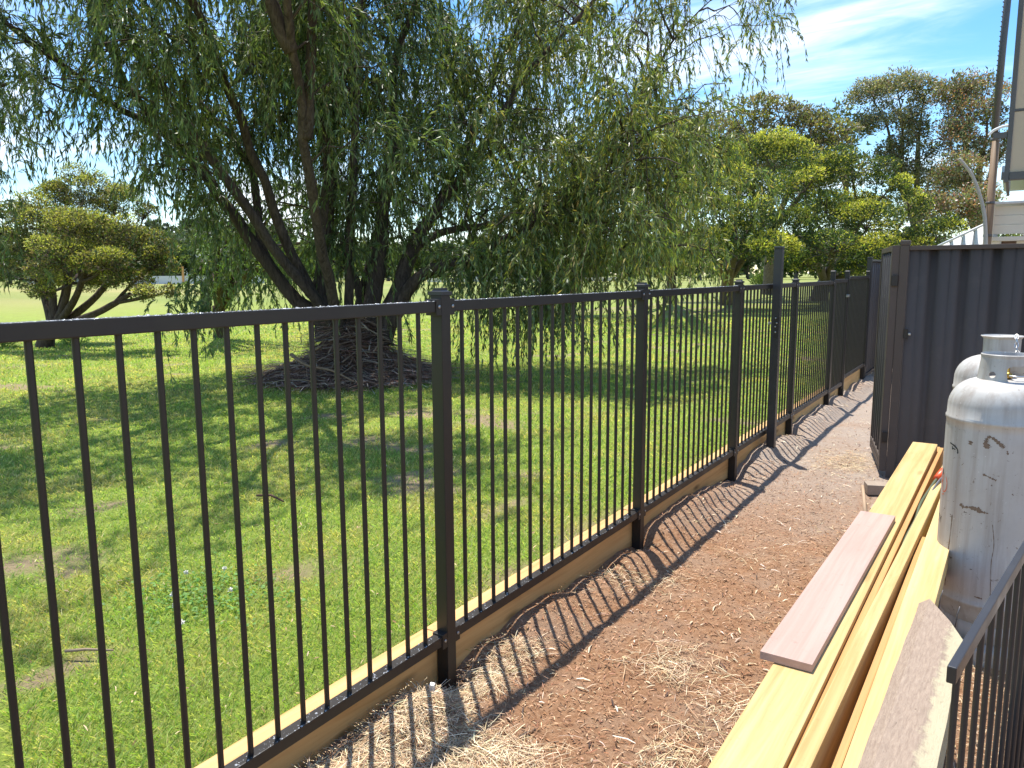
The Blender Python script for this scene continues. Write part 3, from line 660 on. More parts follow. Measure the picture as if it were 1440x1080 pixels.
def tank(x, y, z, label, H, first):
    t = empty('gas_cylinder', (x, y, z), label, 'gas cylinder', 'tall grey gas cylinders')
    r = .19; sh = H-.29
    prof = [(.02, .05), (.12, .055), (.165, .08), (r-.008, .12), (r, .155), (r+.0035, .158), (r+.0035, .168), (r, .171)]+[(r, zz_) for zz_ in np.linspace(.2, sh, 9)]
    prof += [(r, sh+.03), (r+.0035, sh+.033), (r+.0035, sh+.042), (r, sh+.046)]
    for q in range(1, 11):
        t_ = q/10*math.pi/2*.96; prof.append((r*math.cos(t_)**.62, sh+.075+.125*math.sin(t_)))
    prof.append((.001, sh+.2))
    V, Q = lathe(prof, 72); body = MB().add(V, Q).build('body', M_tank, t, True)
    V, Q = lathe([(.150, .0), (.158, .0), (.160, .09), (.152, .09), (.150, .0)], 48); MB().add(V, Q).build('foot_ring', M_tank, t, True)
    win = [(R(42), H-.072, .115, .068)] if first else [(R(150), H-.06, .1, .05)]
    me = collar(.098 if first else .076, .086 if first else .078, sh+.17, H, .004, win, [(R(-28), H-.075, .026)] if first else [], .002 if first else .012)
    link('collar', me, M_tank, t)
    v = link('valve', MB().tube([(0, 0, sh+.18), (0, 0, sh+.215), (0, 0, H-.06), (0, 0, H-.03)], [.02, .017, .014, .016], 12).mesh('valve', True), M_brass, t)
    MB().tube([(0, 0, H-.03), (0, 0, H-.015)], [.026, .026], 12).build('valve_knob', M_frame, v)
    if first:
        d = np.array([math.sin(R(15)), -math.cos(R(15)), 0])
        q = d*.052+np.array([-.004, 0, H-.078])
        MB().tube([np.array([0, 0, H-.078]), q], .009, 10).build('outlet', M_brass, v)
        MB().tube([q-d*.006, q+d*.012], [.014, .014], 6).build('nut', M_brass, v)
        MB().tube(spl([q+d*.012, q+d*.02+np.array([.03, 0, 0]), q+np.array([.10, .03, .0]), q+np.array([.18, .08, -.01]), q+np.array([.3, .1, -.12])]), .0035, 8).build('gas_pipe', M_steel, v, True)
    return t, body, sh
T1 = (1.668, 3.55, .055); T2 = (1.645, 4.35, .055)
t1, body1, sh1 = tank(*T1, 'nearer scuffed grey gas cylinder with an orange scribble beside the timber pile', 1.135, True)
t2, body2, sh2 = tank(*T2, 'farther grey gas cylinder half hidden behind the nearer one', 1.15, False)
def cyl_stroke(pts, wd, m, name, seg=10, jag=0.0):    # pts: (angle from -Y towards +X in degrees, z)
    q = spl([(a_, z_, 0) for a_, z_ in pts], seg*(len(pts)-1)+1); r = .1907; V = []
    tn = np.gradient(q[:, :2]*np.array([r*math.pi/180, 1]), axis=0); tn = tn/np.linalg.norm(tn, axis=1, keepdims=True)
    for k, (a_, z_, _) in enumerate(q):
        w2 = wd/2*(1+jag*random.uniform(-1, 1))*(1 if 0 < k < len(q)-1 else .3)
        for s in (-1, 1):
            aa = R(a_)-s*tn[k][1]*w2/r; V.append((r*math.sin(aa), -r*math.cos(aa), z_+s*tn[k][0]*w2))
    n_ = len(q); Q = [(2*k, 2*k+2, 2*k+3, 2*k+1) for k in range(n_-1)]
    return V, Q
def marks(name, strokes, m, jag=0):
    mb = MB()
    for pts, wd in strokes: V, Q = cyl_stroke(pts, wd, m, name, jag=jag); mb.add(V, Q)
    mb.build(name, m, body1)
marks('scrape', [([(-14, .80), (-12, .83), (-8, .835), (0, .815), (5, .80)], .011), ([(-13, .79), (-11, .81)], .016), ([(-30, .795), (-29, .81)], .012), ([(8, .79), (9, .775)], .008)], M_scuff, .75)
marks('scrape', [([(-36, .555), (-32, .545), (-24, .55), (-14, .543), (-5, .540)], .010), ([(-22, .556), (-12, .548)], .012), ([(-14, .69), (-6, .68), (0, .672)], .006), ([(-12, .20), (-4, .198)], .005)], M_scuff, .8)
marks('scratch', [([(-46, .50), (-47, .40), (-49, .30), (-49, .2)], .004), ([(0, .5), (3, .42), (2, .34), (4, .2)], .002)], M_scuff, .5)
marks('black_lettering', [([(-60, .782), (-52, .776), (-46, .765), (-45, .748)], .006), ([(-55, .772), (-54, .758)], .005), ([(-54, .764), (-49, .762)], .004), ([(-74, .47), (-71, .455)], .004), ([(-68, .47), (-71, .455), (-71.5, .44)], .004), ([(-80, .475), (-79.5, .44)], .004), ([(-80, .458), (-77, .474)], .004), ([(-80, .458), (-77, .44)], .004), ([(-74, .665), (-73, .64)], .008)], M_ink, .25)
marks('orange_scribble', [([(-70, .65), (-73, .60), (-68, .575), (-62, .585), (-60, .615), (-64, .64)], .005), ([(-76, .62), (-72, .60)], .005), ([(-72, .56), (-66, .565)], .005), ([(-78, .66), (-77, .60)], .004)], M_red, .3)
# ground pad
tag(link('concrete_pad', cbox((1.47, 3.32, -.03), (2.6, 4.75, .055), .01), M_conc), 'rough concrete pad under the two grey gas cylinders', 'slab')
# chain between collars
chn = empty('chain', (1.69, 4.0, 1.18), 'zinc chain hanging over the collars of the two gas cylinders', 'chain')
cp = spl([(1.700, 4.275, 1.208), (1.702, 4.262, 1.195), (1.703, 4.25, 1.165), (1.712, 4.2, 1.13), (1.73, 4.0, 1.12), (1.74, 3.75, 1.165), (1.745, 3.62, 1.195), (1.80, 3.6, 1.18), (1.88, 3.7, 1.12), (1.95, 3.9, 1.02)], 200)
seg = np.concatenate([[0], np.cumsum(np.linalg.norm(np.diff(cp, axis=0), axis=1))]); k = 0; dd = 0.0
u = np.linspace(0, 2*math.pi, 17)
def link_mesh():
    pts = np.stack([np.cos(u)*.0095+np.sign(np.cos(u))*.005*(np.abs(np.cos(u)) > .3), np.sin(u)*.0075, 0*u], -1); return MB().tube(pts, .0021, 6, caps=False).mesh('chain_link', True)
lme = link_mesh(); lme.materials.append(M_chain)
while dd < seg[-1]-.02:
    i = np.searchsorted(seg, dd); i = min(max(i, 1), len(cp)-2); tg = Vector(cp[i+1]-cp[i-1]); q_ = tg.to_track_quat('X', 'Z')
    o = link('chain_link', lme, None, chn, (cp[i]-np.array([1.69, 4.0, 1.18])).tolist()); o.rotation_mode = 'QUATERNION'
    from mathutils import Quaternion
    o.rotation_quaternion = q_ @ Quaternion((1, 0, 0), (k % 2)*math.pi/2+.3); k += 1; dd += .0215
# ------------------------------------------------------------------ railing panel at the right
br = empty('railing_panel', (1.628, 1.31, 0), 'dark metal railing panel with round bars standing in the bottom right corner', 'railing', rz=-math.atan2(.11, .76))
part('top_rail', (-.007, 0, .872), (.007, 2.0, .90), M_charc, br, .002)
part('bottom_rail', (-.007, 0, .10), (.007, 2.0, .13), M_charc, br, .002)
bar = MB().tube([(0, 0, .13), (0, 0, .872)], .0055, 14, caps=False).mesh('bar', True); bar.materials.append(M_charc)
for k in range(19): link('bar', bar, None, br, (0, .045+.1*k, 0))
for y in (0.02, 1.98): part('end_post', (-.0065, y-.0125, -.02), (.0065, y+.0125, .10), M_charc, br, .002)

# ------------------------------------------------------------------ buildings at the right
bl = empty('awning_blind', (1.513, 9.9, 2.45), 'beige outdoor blind in a dark grey frame high at the right edge', 'blind')
part('frame_post', (0, -.03, 0), (.045, .03, 2.6), M_frame, bl, .006)
part('frame_rail', (.046, -.04, .02), (3.2, .04, .10), M_frame, bl, .006)
part('fabric', (.046, -.012, .104), (3.2, .012, .72), M_blind, bl, .002)
part('seam_bar', (.046, -.02, .722), (3.2, .02, .745), M_frame, bl, .003)
part('fabric', (.046, -.012, .747), (3.2, .012, 2.6), M_blind, bl, .002)
part('frame_post', (3.2, -.06, -2.5), (3.3, .06, 2.6), M_frame, bl, .006)
part('side_return', (.01, .031, .05), (.04, 2.4, 2.6), M_frame, bl, .003)
MB().tube(spl([(-.17, -.02, .50), (-.13, -.02, .545), (-.06, -.02, .575), (.0, -.02, .585)]), .014, 10).build('bracket', M_whitep, bl, True)
part('bracket', (-.13, -.02, .46), (0, .03, .52), M_frame, bl, .004)
pole = empty('timber_pole', (1.29, 14.3, 0), 'tall weathered timber pole with a dark upper part rising beside the beige blind', 'pole')
MB().tube([(0, 0, 0), (0, 0, 1.5), (.01, .0, 3.62)], [.060, .058, .054], 16).build('shaft', M_greypole, pole, True)
MB().tube([(-.015, 0, 3.56), (-.0, .1, 5.0), (.06, .3, 8.0)], [.050, .050, .048], 14).build('upper_shaft', M_frame, pole, True)
for z in (2.05, 2.55, 3.5): MB().tube([(0, 0, z), (0, 0, z+.04)], .064, 14).build('strap', M_frame, pole)
mb = MB()
for q in range(34): mb.tube([(-.040+.0012*q, .02, 4.4+q*.07), (-.066+.0012*q, .01, 4.42+q*.07)], .008, 5)
o = mb.build('studs', M_frame, pole); o['kind'] = 'stuff'
cpole = spl([P(1386, 352, 11.9), P(1386, 330, 11.9), P(1384, 300, 11.9), P(1377, 272, 11.9), P(1366, 245, 11.9), P(1349, 223, 11.9)])
cb = np.array([cpole[0][0], cpole[0][1], 0]); cpo = empty('curved_pole', cb.tolist(), 'pale curved metal pole bending left in front of the timber pole', 'pole')
MB().tube(np.vstack([[0, 0, 0], cpole-cb]), [.032]+list(np.linspace(.032, .022, 40)), 12).build('tube', M_conc, cpo, True)
sh = empty('weatherboard_shed', (1.36, 14.6, 0), 'cream weatherboard shed front behind the tall sheet fence at the right', 'shed')
for k in range(3): 
    part('board', (0, -.03+.012*k, 2.10+k*.145), (3.4, .012*k, 2.243+k*.145), M_cream, sh, .006)
part('corner_trim', (-.05, -.05, 2.06), (0, .02, 2.56), M_cream, sh, .004)
part('fascia', (-.09, -.07, 1.99), (3.4, .06, 2.058), M_cream, sh, .006)
part('roof', (-.1, -.09, 2.562), (3.45, 2.6, 2.60), M_greyroof, sh, .006)
for x in (.32, 1.7, 3.2): part('veranda_post', (x, 0, 0), (x+.14, .14, 1.988), M_cream, sh, .004)
part('back_wall', (.0, 1.6, 0), (3.4, 1.7, 2.05), M_brownp, sh, .004); part('side_wall', (-.02, .03, 0), (.10, 1.59, 2.05), M_whitep, sh, .004)
wfn = empty('white_fence', (0.4, 15.2, 0), 'white panel fence with a raked top behind the tall sheet fence', 'fence')
for k in range(6):
    bm = bmesh.new(); x0, x1 = k*.17, k*.17+.162; z = lambda q: 1.86+.52*q
    V = [(x0, 0, 0), (x1, 0, 0), (x1, 0, z(x1)), (x0, 0, z(x0)), (x0, .03, 0), (x1, .03, 0), (x1, .03, z(x1)), (x0, .03, z(x0))]
    MB().add(V, [(0,1,2,3), (5,4,7,6), (1,5,6,2), (4,0,3,7), (3,2,6,7)]).build('panel', M_whitep, wfn)
MB().tube([(0, .015, 1.87), (1.02, .015, 1.87+.53)], .025, 8).build('top_rail', M_whitep, wfn)
rf = empty('neighbour_house', (2.2, 26, 0), 'house with a pale blue grey roof far behind the blind', 'house')
part('roof', (-1.0, 0, 4.25), (12, 6, 4.45), M_blueroof, rf, .03); part('wall', (-.4, .5, 0), (11.5, 5.6, 4.24), M_cream, rf, .01)
part('fascia', (-1.0, -.12, 4.05), (12, -.01, 4.26), M_frame, rf, .01)

# ------------------------------------------------------------------ willow
def kites(c, d, L, wd, cols, fold=0.25):
    n = len(c); s = nrm(np.cross(d, rng.normal(0, 1, (n, 3)))); h = np.cross(s, d)
    L = L[:, None]; wd = wd[:, None]
    V = np.stack([c, c+d*L*.42+s*wd/2+h*wd*fold, c+d*L, c+d*L*.42-s*wd/2+h*wd*fold], 1)
    return V.reshape(-1, 3), np.arange(4*n).reshape(-1, 4), np.repeat(cols, 4, 0)
def strands(S0, D0, L, M_, leaf=(.075, .125), wid=.019, pal=None, stems=True, fall=1.0):
    n = len(S0); t = np.linspace(0, 1, 4)[None, :, None]
    side = rng.normal(0, .10, (n, 1, 3)); G_ = np.array([0, 0, -1.0])
    f = lambda t: S0[:, None]+L[:, None, None]*(D0[:, None]*(t-.5*t*t)+G_*fall*(.5*t*t+.12*t)+side*t*t)
    lf, stm = MB(), None
    tt = rng.uniform(.06, 1, (n, M_))[:, :, None]; c = f(tt).reshape(-1, 3)
    tan = (f(tt+.02)-f(tt)).reshape(-1, 3); tan = nrm(tan)
    d = nrm(tan+rng.normal(0, .34, tan.shape)+np.array([0, 0, -.3])); k = len(c)
    cols = pick(pal, k, .2)*np.repeat(rng.uniform(.65, 1.4, (n, 1)), M_, 0)
    V, Q, C = kites(c, d, rng.uniform(leaf[0], leaf[1], k), rng.uniform(.7, 1.25, k)*wid, cols)
    if stems:
        p_ = f(t); s = nrm(np.cross(D0+np.array([0, 0, -1.0]), rng.normal(0, 1, (n, 3))))[:, None]*.0022
        W = np.stack([p_-s, p_+s], 2).reshape(n, 8, 3); q = np.array([[2*k, 2*k+1, 2*k+3, 2*k+2] for k in range(3)])
        stm = (W.reshape(-1, 3), (q[None]+np.arange(n)[:, None, None]*8).reshape(-1, 4), np.repeat(pick([(0.13,.09,.05),(0.20,.16,.07),(0.10,.07,.05)], n), 8, 0))
    return (V, Q, C), stm
PAL_W = [(0.095,.145,.050),(0.115,.17,.058),(0.14,.20,.065),(0.08,.115,.045),(0.17,.22,.08),(0.19,.235,.12)]
PAL_Y = [(0.25,.28,.07),(0.31,.32,.08),(0.20,.25,.06),(0.38,.32,.11),(0.17,.22,.06)]
def polyline(spec): # (px, py, F, r)
    pts = np.array([P(a, b, c) for a, b, c, r in spec]); rr = np.array([r for *_, r in spec]); n = 7*(len(pts)-1)+1
    q = spl(pts, n); t = np.linspace(0, len(pts)-1, n); return q, np.interp(t, np.arange(len(pts)), rr)
W_BASE = np.array([-6.35, 8.0, 0.04])
limbs = {
 'A': [(478,480,11,.17),(440,440,11,.14),(400,405,10.9,.12),(335,310,10.7,.105),(275,230,10.45,.09),(228,180,10.3,.075),(175,110,10,.075),(125,0,9.8,.06),(90,-130,9.6,.03)],
 'A2': [(228,180,10.3,.06),(150,140,10,.05),(80,85,9.6,.04),(0,20,9.2,.03),(-110,-70,8.8,.015)],
 'A3': [(400,400,10.9,.06),(370,345,10.85,.07),(352,230,10.9,.075),(290,155,10.7,.06),(240,95,10.5,.05),(205,0,10.2,.045),(180,-120,10,.02)],
 'B': [(455,480,11.05,.16),(452,400,11.05,.14),(462,250,11.1,.14),(455,140,11.1,.12),(440,80,11,.09),(400,0,10.8,.07),(370,-140,10.6,.03)],
 'B2': [(458,190,11.1,.08),(460,140,11.15,.08),(468,60,11.2,.07),(462,-60,11.3,.04),(480,-160,11.4,.02)],
 'B3': [(459,210,11.1,.05),(466,160,11.15,.055),(500,60,11.3,.05),(520,-60,11.4,.03)],
 'C': [(512,480,11.1,.19),(528,400,11.2,.155),(540,300,11.4,.13),(552,180,11.5,.11),(556,80,11.4,.08),(590,-10,11.3,.06),(620,-130,11.2,.03)],
 'C2': [(506,500,11.15,.10),(512,440,11.3,.08),(490,370,11.6,.07),(475,330,12,.05),(440,240,12.6,.04),(420,130,13,.02)],
 'D': [(540,480,11.1,.19),(562,400,11.2,.155),(590,330,11.4,.13),(640,260,11.5,.10),(690,190,11.5,.08),(740,105,11.4,.06),(800,40,11.2,.05),(870,-40,11,.03)],
 'E': [(535,490,11.1,.15),(556,440,11.1,.14),(580,400,11,.12),(610,378,10.9,.105),(655,368,10.7,.09),(700,340,10.6,.07),(740,320,10.5,.06),(790,288,10.4,.05),(850,240,10.3,.03),(905,170,10.2,.02)],
 'E2': [(590,345,11.4,.07),(625,325,11.3,.07),(680,318,11,.065),(740,300,10.8,.06),(800,303,10.7,.045),(850,320,10.6,.03),(900,345,10.4,.012)],
 'F': [(690,190,11.5,.06),(780,270,11.8,.05),(850,215,12,.05),(895,150,12,.045),(920,100,12,.035),(960,40,11.9,.02),(1010,-10,11.8,.01)],
 'F2': [(850,215,12,.04),(900,195,12,.03),(940,192,12,.015)],
 'F3': [(770,300,10.45,.03),(795,288,10.5,.03),(850,270,10.8,.028),(930,255,11,.012)],
}
wt = empty('willow_tree', W_BASE.tolist(), 'large spreading willow with several dark trunks rising from a heap of cut branches', 'tree')
polys = {k: polyline(v) for k, v in limbs.items()}
def spot(p3, n=7):
    return p3
extra = {'G': [(-6.3,7.9,.5),(-5.8,7.0,2.0),(-5.0,6.0,3.9),(-4.3,5.1,5.3),(-3.8,4.4,6.2)], 'G2': [(-6.3,7.9,.6),(-6.9,6.6,2.6),(-7.4,5.4,4.6),(-7.7,4.4,6.0)],
         'H': [(-6.4,8.1,.5),(-6.9,9.4,2.4),(-7.2,10.6,4.4),(-7.4,11.4,6.2)], 'I': [(-6.1,8.2,.6),(-5.8,9.8,3),(-5.5,11.0,5.2),(-5.2,11.6,6.6)], 'J': [(-6.32,8.02,.3),(-6.3,8,1.4),(-6.2,8.2,4),(-6.0,8.2,7),(-6.0,8.1,8.6)],
         'G3': [(-5.0,6.0,3.9),(-5.3,5.0,5.6),(-5.6,4.0,6.6)], 'K': [(-6.4,7.9,.4),(-6.75,7.25,2.1),(-6.4,5.9,4.4),(-6.2,4.6,6.0),(-6.0,3.6,6.9)], 'M': [(-5.35,6.45,3.1),(-5.1,6.3,3.7),(-4.5,6.0,5.2),(-3.6,5.6,6.8)]}
for k, v in extra.items():
    q = spl(v, 7*(len(v)-1)+1); polys[k] = (q, np.linspace(.11, .025, len(q)))
tw = MB(); LV = MB(); starts = []; dirs = []
for k, (q, r) in polys.items():
    qq = q+ (vn.fbm(q[:, :1]*3+ord(k[0]), q[:, 2:]*3, 2)-.5)*.06
    MB().tube(qq-W_BASE, r*(.80-.14*np.linspace(0, 1, len(r))), 12, wob=.07).build('limb', M_bark, wt, True)
    L_ = len(q); vis = k not in extra
    ns = 18 if len(k) == 1 else 13
    for a in range(ns):
        t = random.uniform(.30 if len(k) == 1 else .15, 1.0)**.85; i = int(t*(L_-1)); p0 = q[i]; tan = nrm(q[min(i+1, L_-1)]-q[max(i-1, 0)])
        h = rng.normal(0, 1, 3); h[2] = abs(h[2])*.5+.15; d = nrm(tan*.45+nrm(h)*.9); ll = random.uniform(.9, 2.1)
        tt = np.linspace(0, 1, 7)[:, None]; sb = p0+ll*(d*tt+np.array([0, 0, -.55])*tt**2.2*random.uniform(.3, 1))
        sb[1:] += rng.normal(0, .03, (6, 3))
        tw.tube(sb-W_BASE, np.linspace(.016, .005, 7)*random.uniform(.7, 1.3), 5, caps=False, col=(0.07, .052, .042))
        for b in range(6):
            j = random.randint(1, 6); e = nrm(rng.normal(0, 1, 3)+np.array([0, 0, .1])+d*.5); l2 = random.uniform(.3, .85)
            tt = np.linspace(0, 1, 4)[:, None]; t2 = sb[j]+l2*(e*tt+np.array([0, 0, -.45])*tt**2)
            tw.tube(t2-W_BASE, np.linspace(.006, .0025, 4), 3, caps=False, col=(0.08, .06, .045))
            for c_ in range((6 if k[0] == 'F' else 5 if k[0] == 'A' else 7) if vis else 9):
                f = random.random(); base = t2[0]*(1-f)+t2[-1]*f; starts.append(base); dirs.append(nrm(e*.7+rng.normal(0, .6, 3)))
starts = np.array(starts); dirs = np.array(dirs)
clump = vn.fbm(starts[:, 0]*1.5+starts[:, 2]*.8+60, starts[:, 1]*1.5-starts[:, 2]*.9+60, 2)
keep = rng.random(len(starts)) < np.clip((clump-.34)*4.6, .08, 1.0); starts, dirs = starts[keep], dirs[keep]
print('willow strands', len(starts))
L = rng.gamma(4, .145, len(starts))+.2
east = (starts-W_BASE) @ rt0 + rng.normal(0, .5, len(starts)) > 2.3      # sunlit look of the path side painted in with yellower leaves
for sel, pal_ in ((~east, PAL_W), (east, PAL_W[2:]+PAL_Y)):
    (Lf, St) = strands(starts[sel], dirs[sel], L[sel], 26, pal=pal_); LV.add(Lf[0]-W_BASE, Lf[1], col=Lf[2]); tw.add(St[0]-W_BASE, St[1], col=St[2])
# hanging curtains
def curtain(n, px, py, F, Lr, pal=PAL_W, M_=26, fall=1.5, leaf=(.065,.11)):
    a = rng.uniform(*px, n); b = rng.uniform(*py, n); f = rng.uniform(*F, n)
    k = max(3, n//14); ca = rng.uniform(*px, k); cb_ = rng.uniform(*py, k); cf = rng.uniform(*F, k); i = rng.integers(0, k, n)
    a = ca[i]+rng.normal(0, 12, n); b = cb_[i]+rng.normal(0, 12, n); f = cf[i]+rng.normal(0, .12, n)
    s = np.array([P(x, y, z) for x, y, z in zip(a, b, f)]); d = nrm(rng.normal(0, .5, (n, 3))+np.array([0, 0, .1]))
    Lf, St = strands(s, d, rng.uniform(*Lr, n), M_, pal=pal, fall=fall, leaf=leaf)
    LV.add(Lf[0]-W_BASE, Lf[1], col=Lf[2]); tw.add(St[0]-W_BASE, St[1], col=St[2])
curtain(120, (655, 790), (330, 420), (9.6, 10.6), (.5, 1.1))
curtain(110, (745, 800), (390, 440), (9.8, 10.4), (.4, 1.0))
curtain(60, (655, 720), (380, 430), (9.6, 10.2), (.3, .8))
curtain(95, (280, 420), (250, 380), (10.9, 12.2), (.4, 1.0))
curtain(40, (275, 320), (360, 420), (10.0, 10.8), (.35, .7))
curtain(24, (235, 300), (395, 440), (9.2, 10.0), (.3, .6))
curtain(170, (470, 640), (110, 300), (11.3, 12.4), (.5, 1.1))
curtain(70, (440, 640), (150, 300), (10.2, 10.9), (.4, .9))
curtain(150, (620, 830), (120, 330), (10.4, 11.8), (.4, 1.1), pal=PAL_W+PAL_Y[:3])
curtain(34, (830, 910), (140, 300), (11.0, 12.4), (.4, 1.0), pal=PAL_W+PAL_Y)
curtain(120, (600, 800), (0, 150), (10.5, 12.0), (.4, .9), pal=PAL_W+PAL_Y)
curtain(60, (300, 460), (60, 260), (11.2, 12.3), (.4, 1.0))
curtain(20, (850, 960), (0, 100), (11.6, 12.4), (.3, .6), pal=PAL_W+PAL_Y)
curtain(22, (790, 860), (320, 390), (10.0, 11.2), (.3, .8), pal=PAL_W+PAL_Y[:2])
curtain(45, (185, 300), (120, 260), (10.4, 11.0), (.3, .7))
o = LV.build('foliage', M_leaf, wt); o['kind'] = 'stuff'
o = tw.build('twigs', M_twig, wt); o['kind'] = 'stuff'
# willow bole
MB().tube([(0, 0, -.1), (.02, 0, .25), (.04, .02, .6)], [.42, .30, .24], 16, wob=.08).build('trunk', M_bark, wt, True)

# heap of branches
bp = empty('branch_heap', (W_BASE+np.array([.1, 0, 0])).tolist(), 'brown heap of cut branches and twigs piled round the foot of the willow', 'brush heap')
n_ = 40; th = np.linspace(0, 2*math.pi, 73)[:-1]; rr = np.linspace(0, 1.32, 14); V = []; 
def heap_z(r, t): return np.maximum(0, .92*np.exp(-(r/.62)**1.5)-.035)*(1+.25*(vn.fbm(r*3+9, t*2.5+4, 3)-.5))
Rg, Tg = np.meshgrid(rr, th, indexing='ij'); Zg = heap_z(Rg, Tg)-.03; Vh = np.stack([Rg*np.cos(Tg), Rg*np.sin(Tg), Zg], -1).reshape(-1, 3)
Q = [(i*72+j, i*72+(j+1) % 72, (i+1)*72+(j+1) % 72, (i+1)*72+j) for i in range(13) for j in range(72)]
M = Mat('dark_leaf_mould'); M.base(M.ramp(M.noise(M.tc.outputs['Object'], 30, 8, .8), [(.3, (.06, .034, .024)), (.6, (.19, .115, .08)), (.8, (.32, .21, .15))])).set(.95).bump(M.noise(M.tc.outputs['Object'], 25, 8, .8), 1, .05)
MB().add(Vh, Q).build('heap', M.m, bp, True)
mb = MB(); n = 9000; r = 1.38*rng.random(n)**.6; t = rng.uniform(0, 2*math.pi, n); z = heap_z(r, t)+rng.uniform(-.02, .07, n)
V, Q, C = straw(n, r*np.cos(t), r*np.sin(t), z, rng.gamma(3, .09, n)+.06, rng.uniform(.003, .011, n), pick([(0.26,.15,.10),(0.36,.23,.165),(0.46,.33,.25),(0.16,.09,.06),(0.56,.46,.36),(0.28,.14,.10)], n), .32, bend=.35); mb.add(V, Q, col=C)
for k in range(260):
    a = random.uniform(0, 6.28); r_ = random.uniform(.2, 1.2); t_ = random.uniform(0, 6.28); z_ = float(heap_z(r_, t_))+.05; l_ = random.uniform(.3, .8)
    c0 = np.array([r_*math.cos(t_), r_*math.sin(t_), z_]); d = np.array([math.cos(a), math.sin(a), -.25*math.cos(a-t_)*1.5])*l_/2
    mb.tube([c0-d, c0+rng.normal(0, .03, 3)+[0, 0, .03], c0+d], [.011, .009, .004], 5, col=random.choice([(.18,.12,.09),(.25,.18,.13),(.12,.07,.05),(.36,.29,.22)]), wob=.1)
o = mb.build('twigs', M_twig, bp); o['kind'] = 'stuff'
MB().tube(spl([(.95, -.95, .12), (.6, -1.0, .25), (.2, -1.05, .30), (-.15, -1.0, .42)]), np.linspace(.010, .026, 40), 8, wob=.1).build('pale_branch', M_greypole, bp, True)

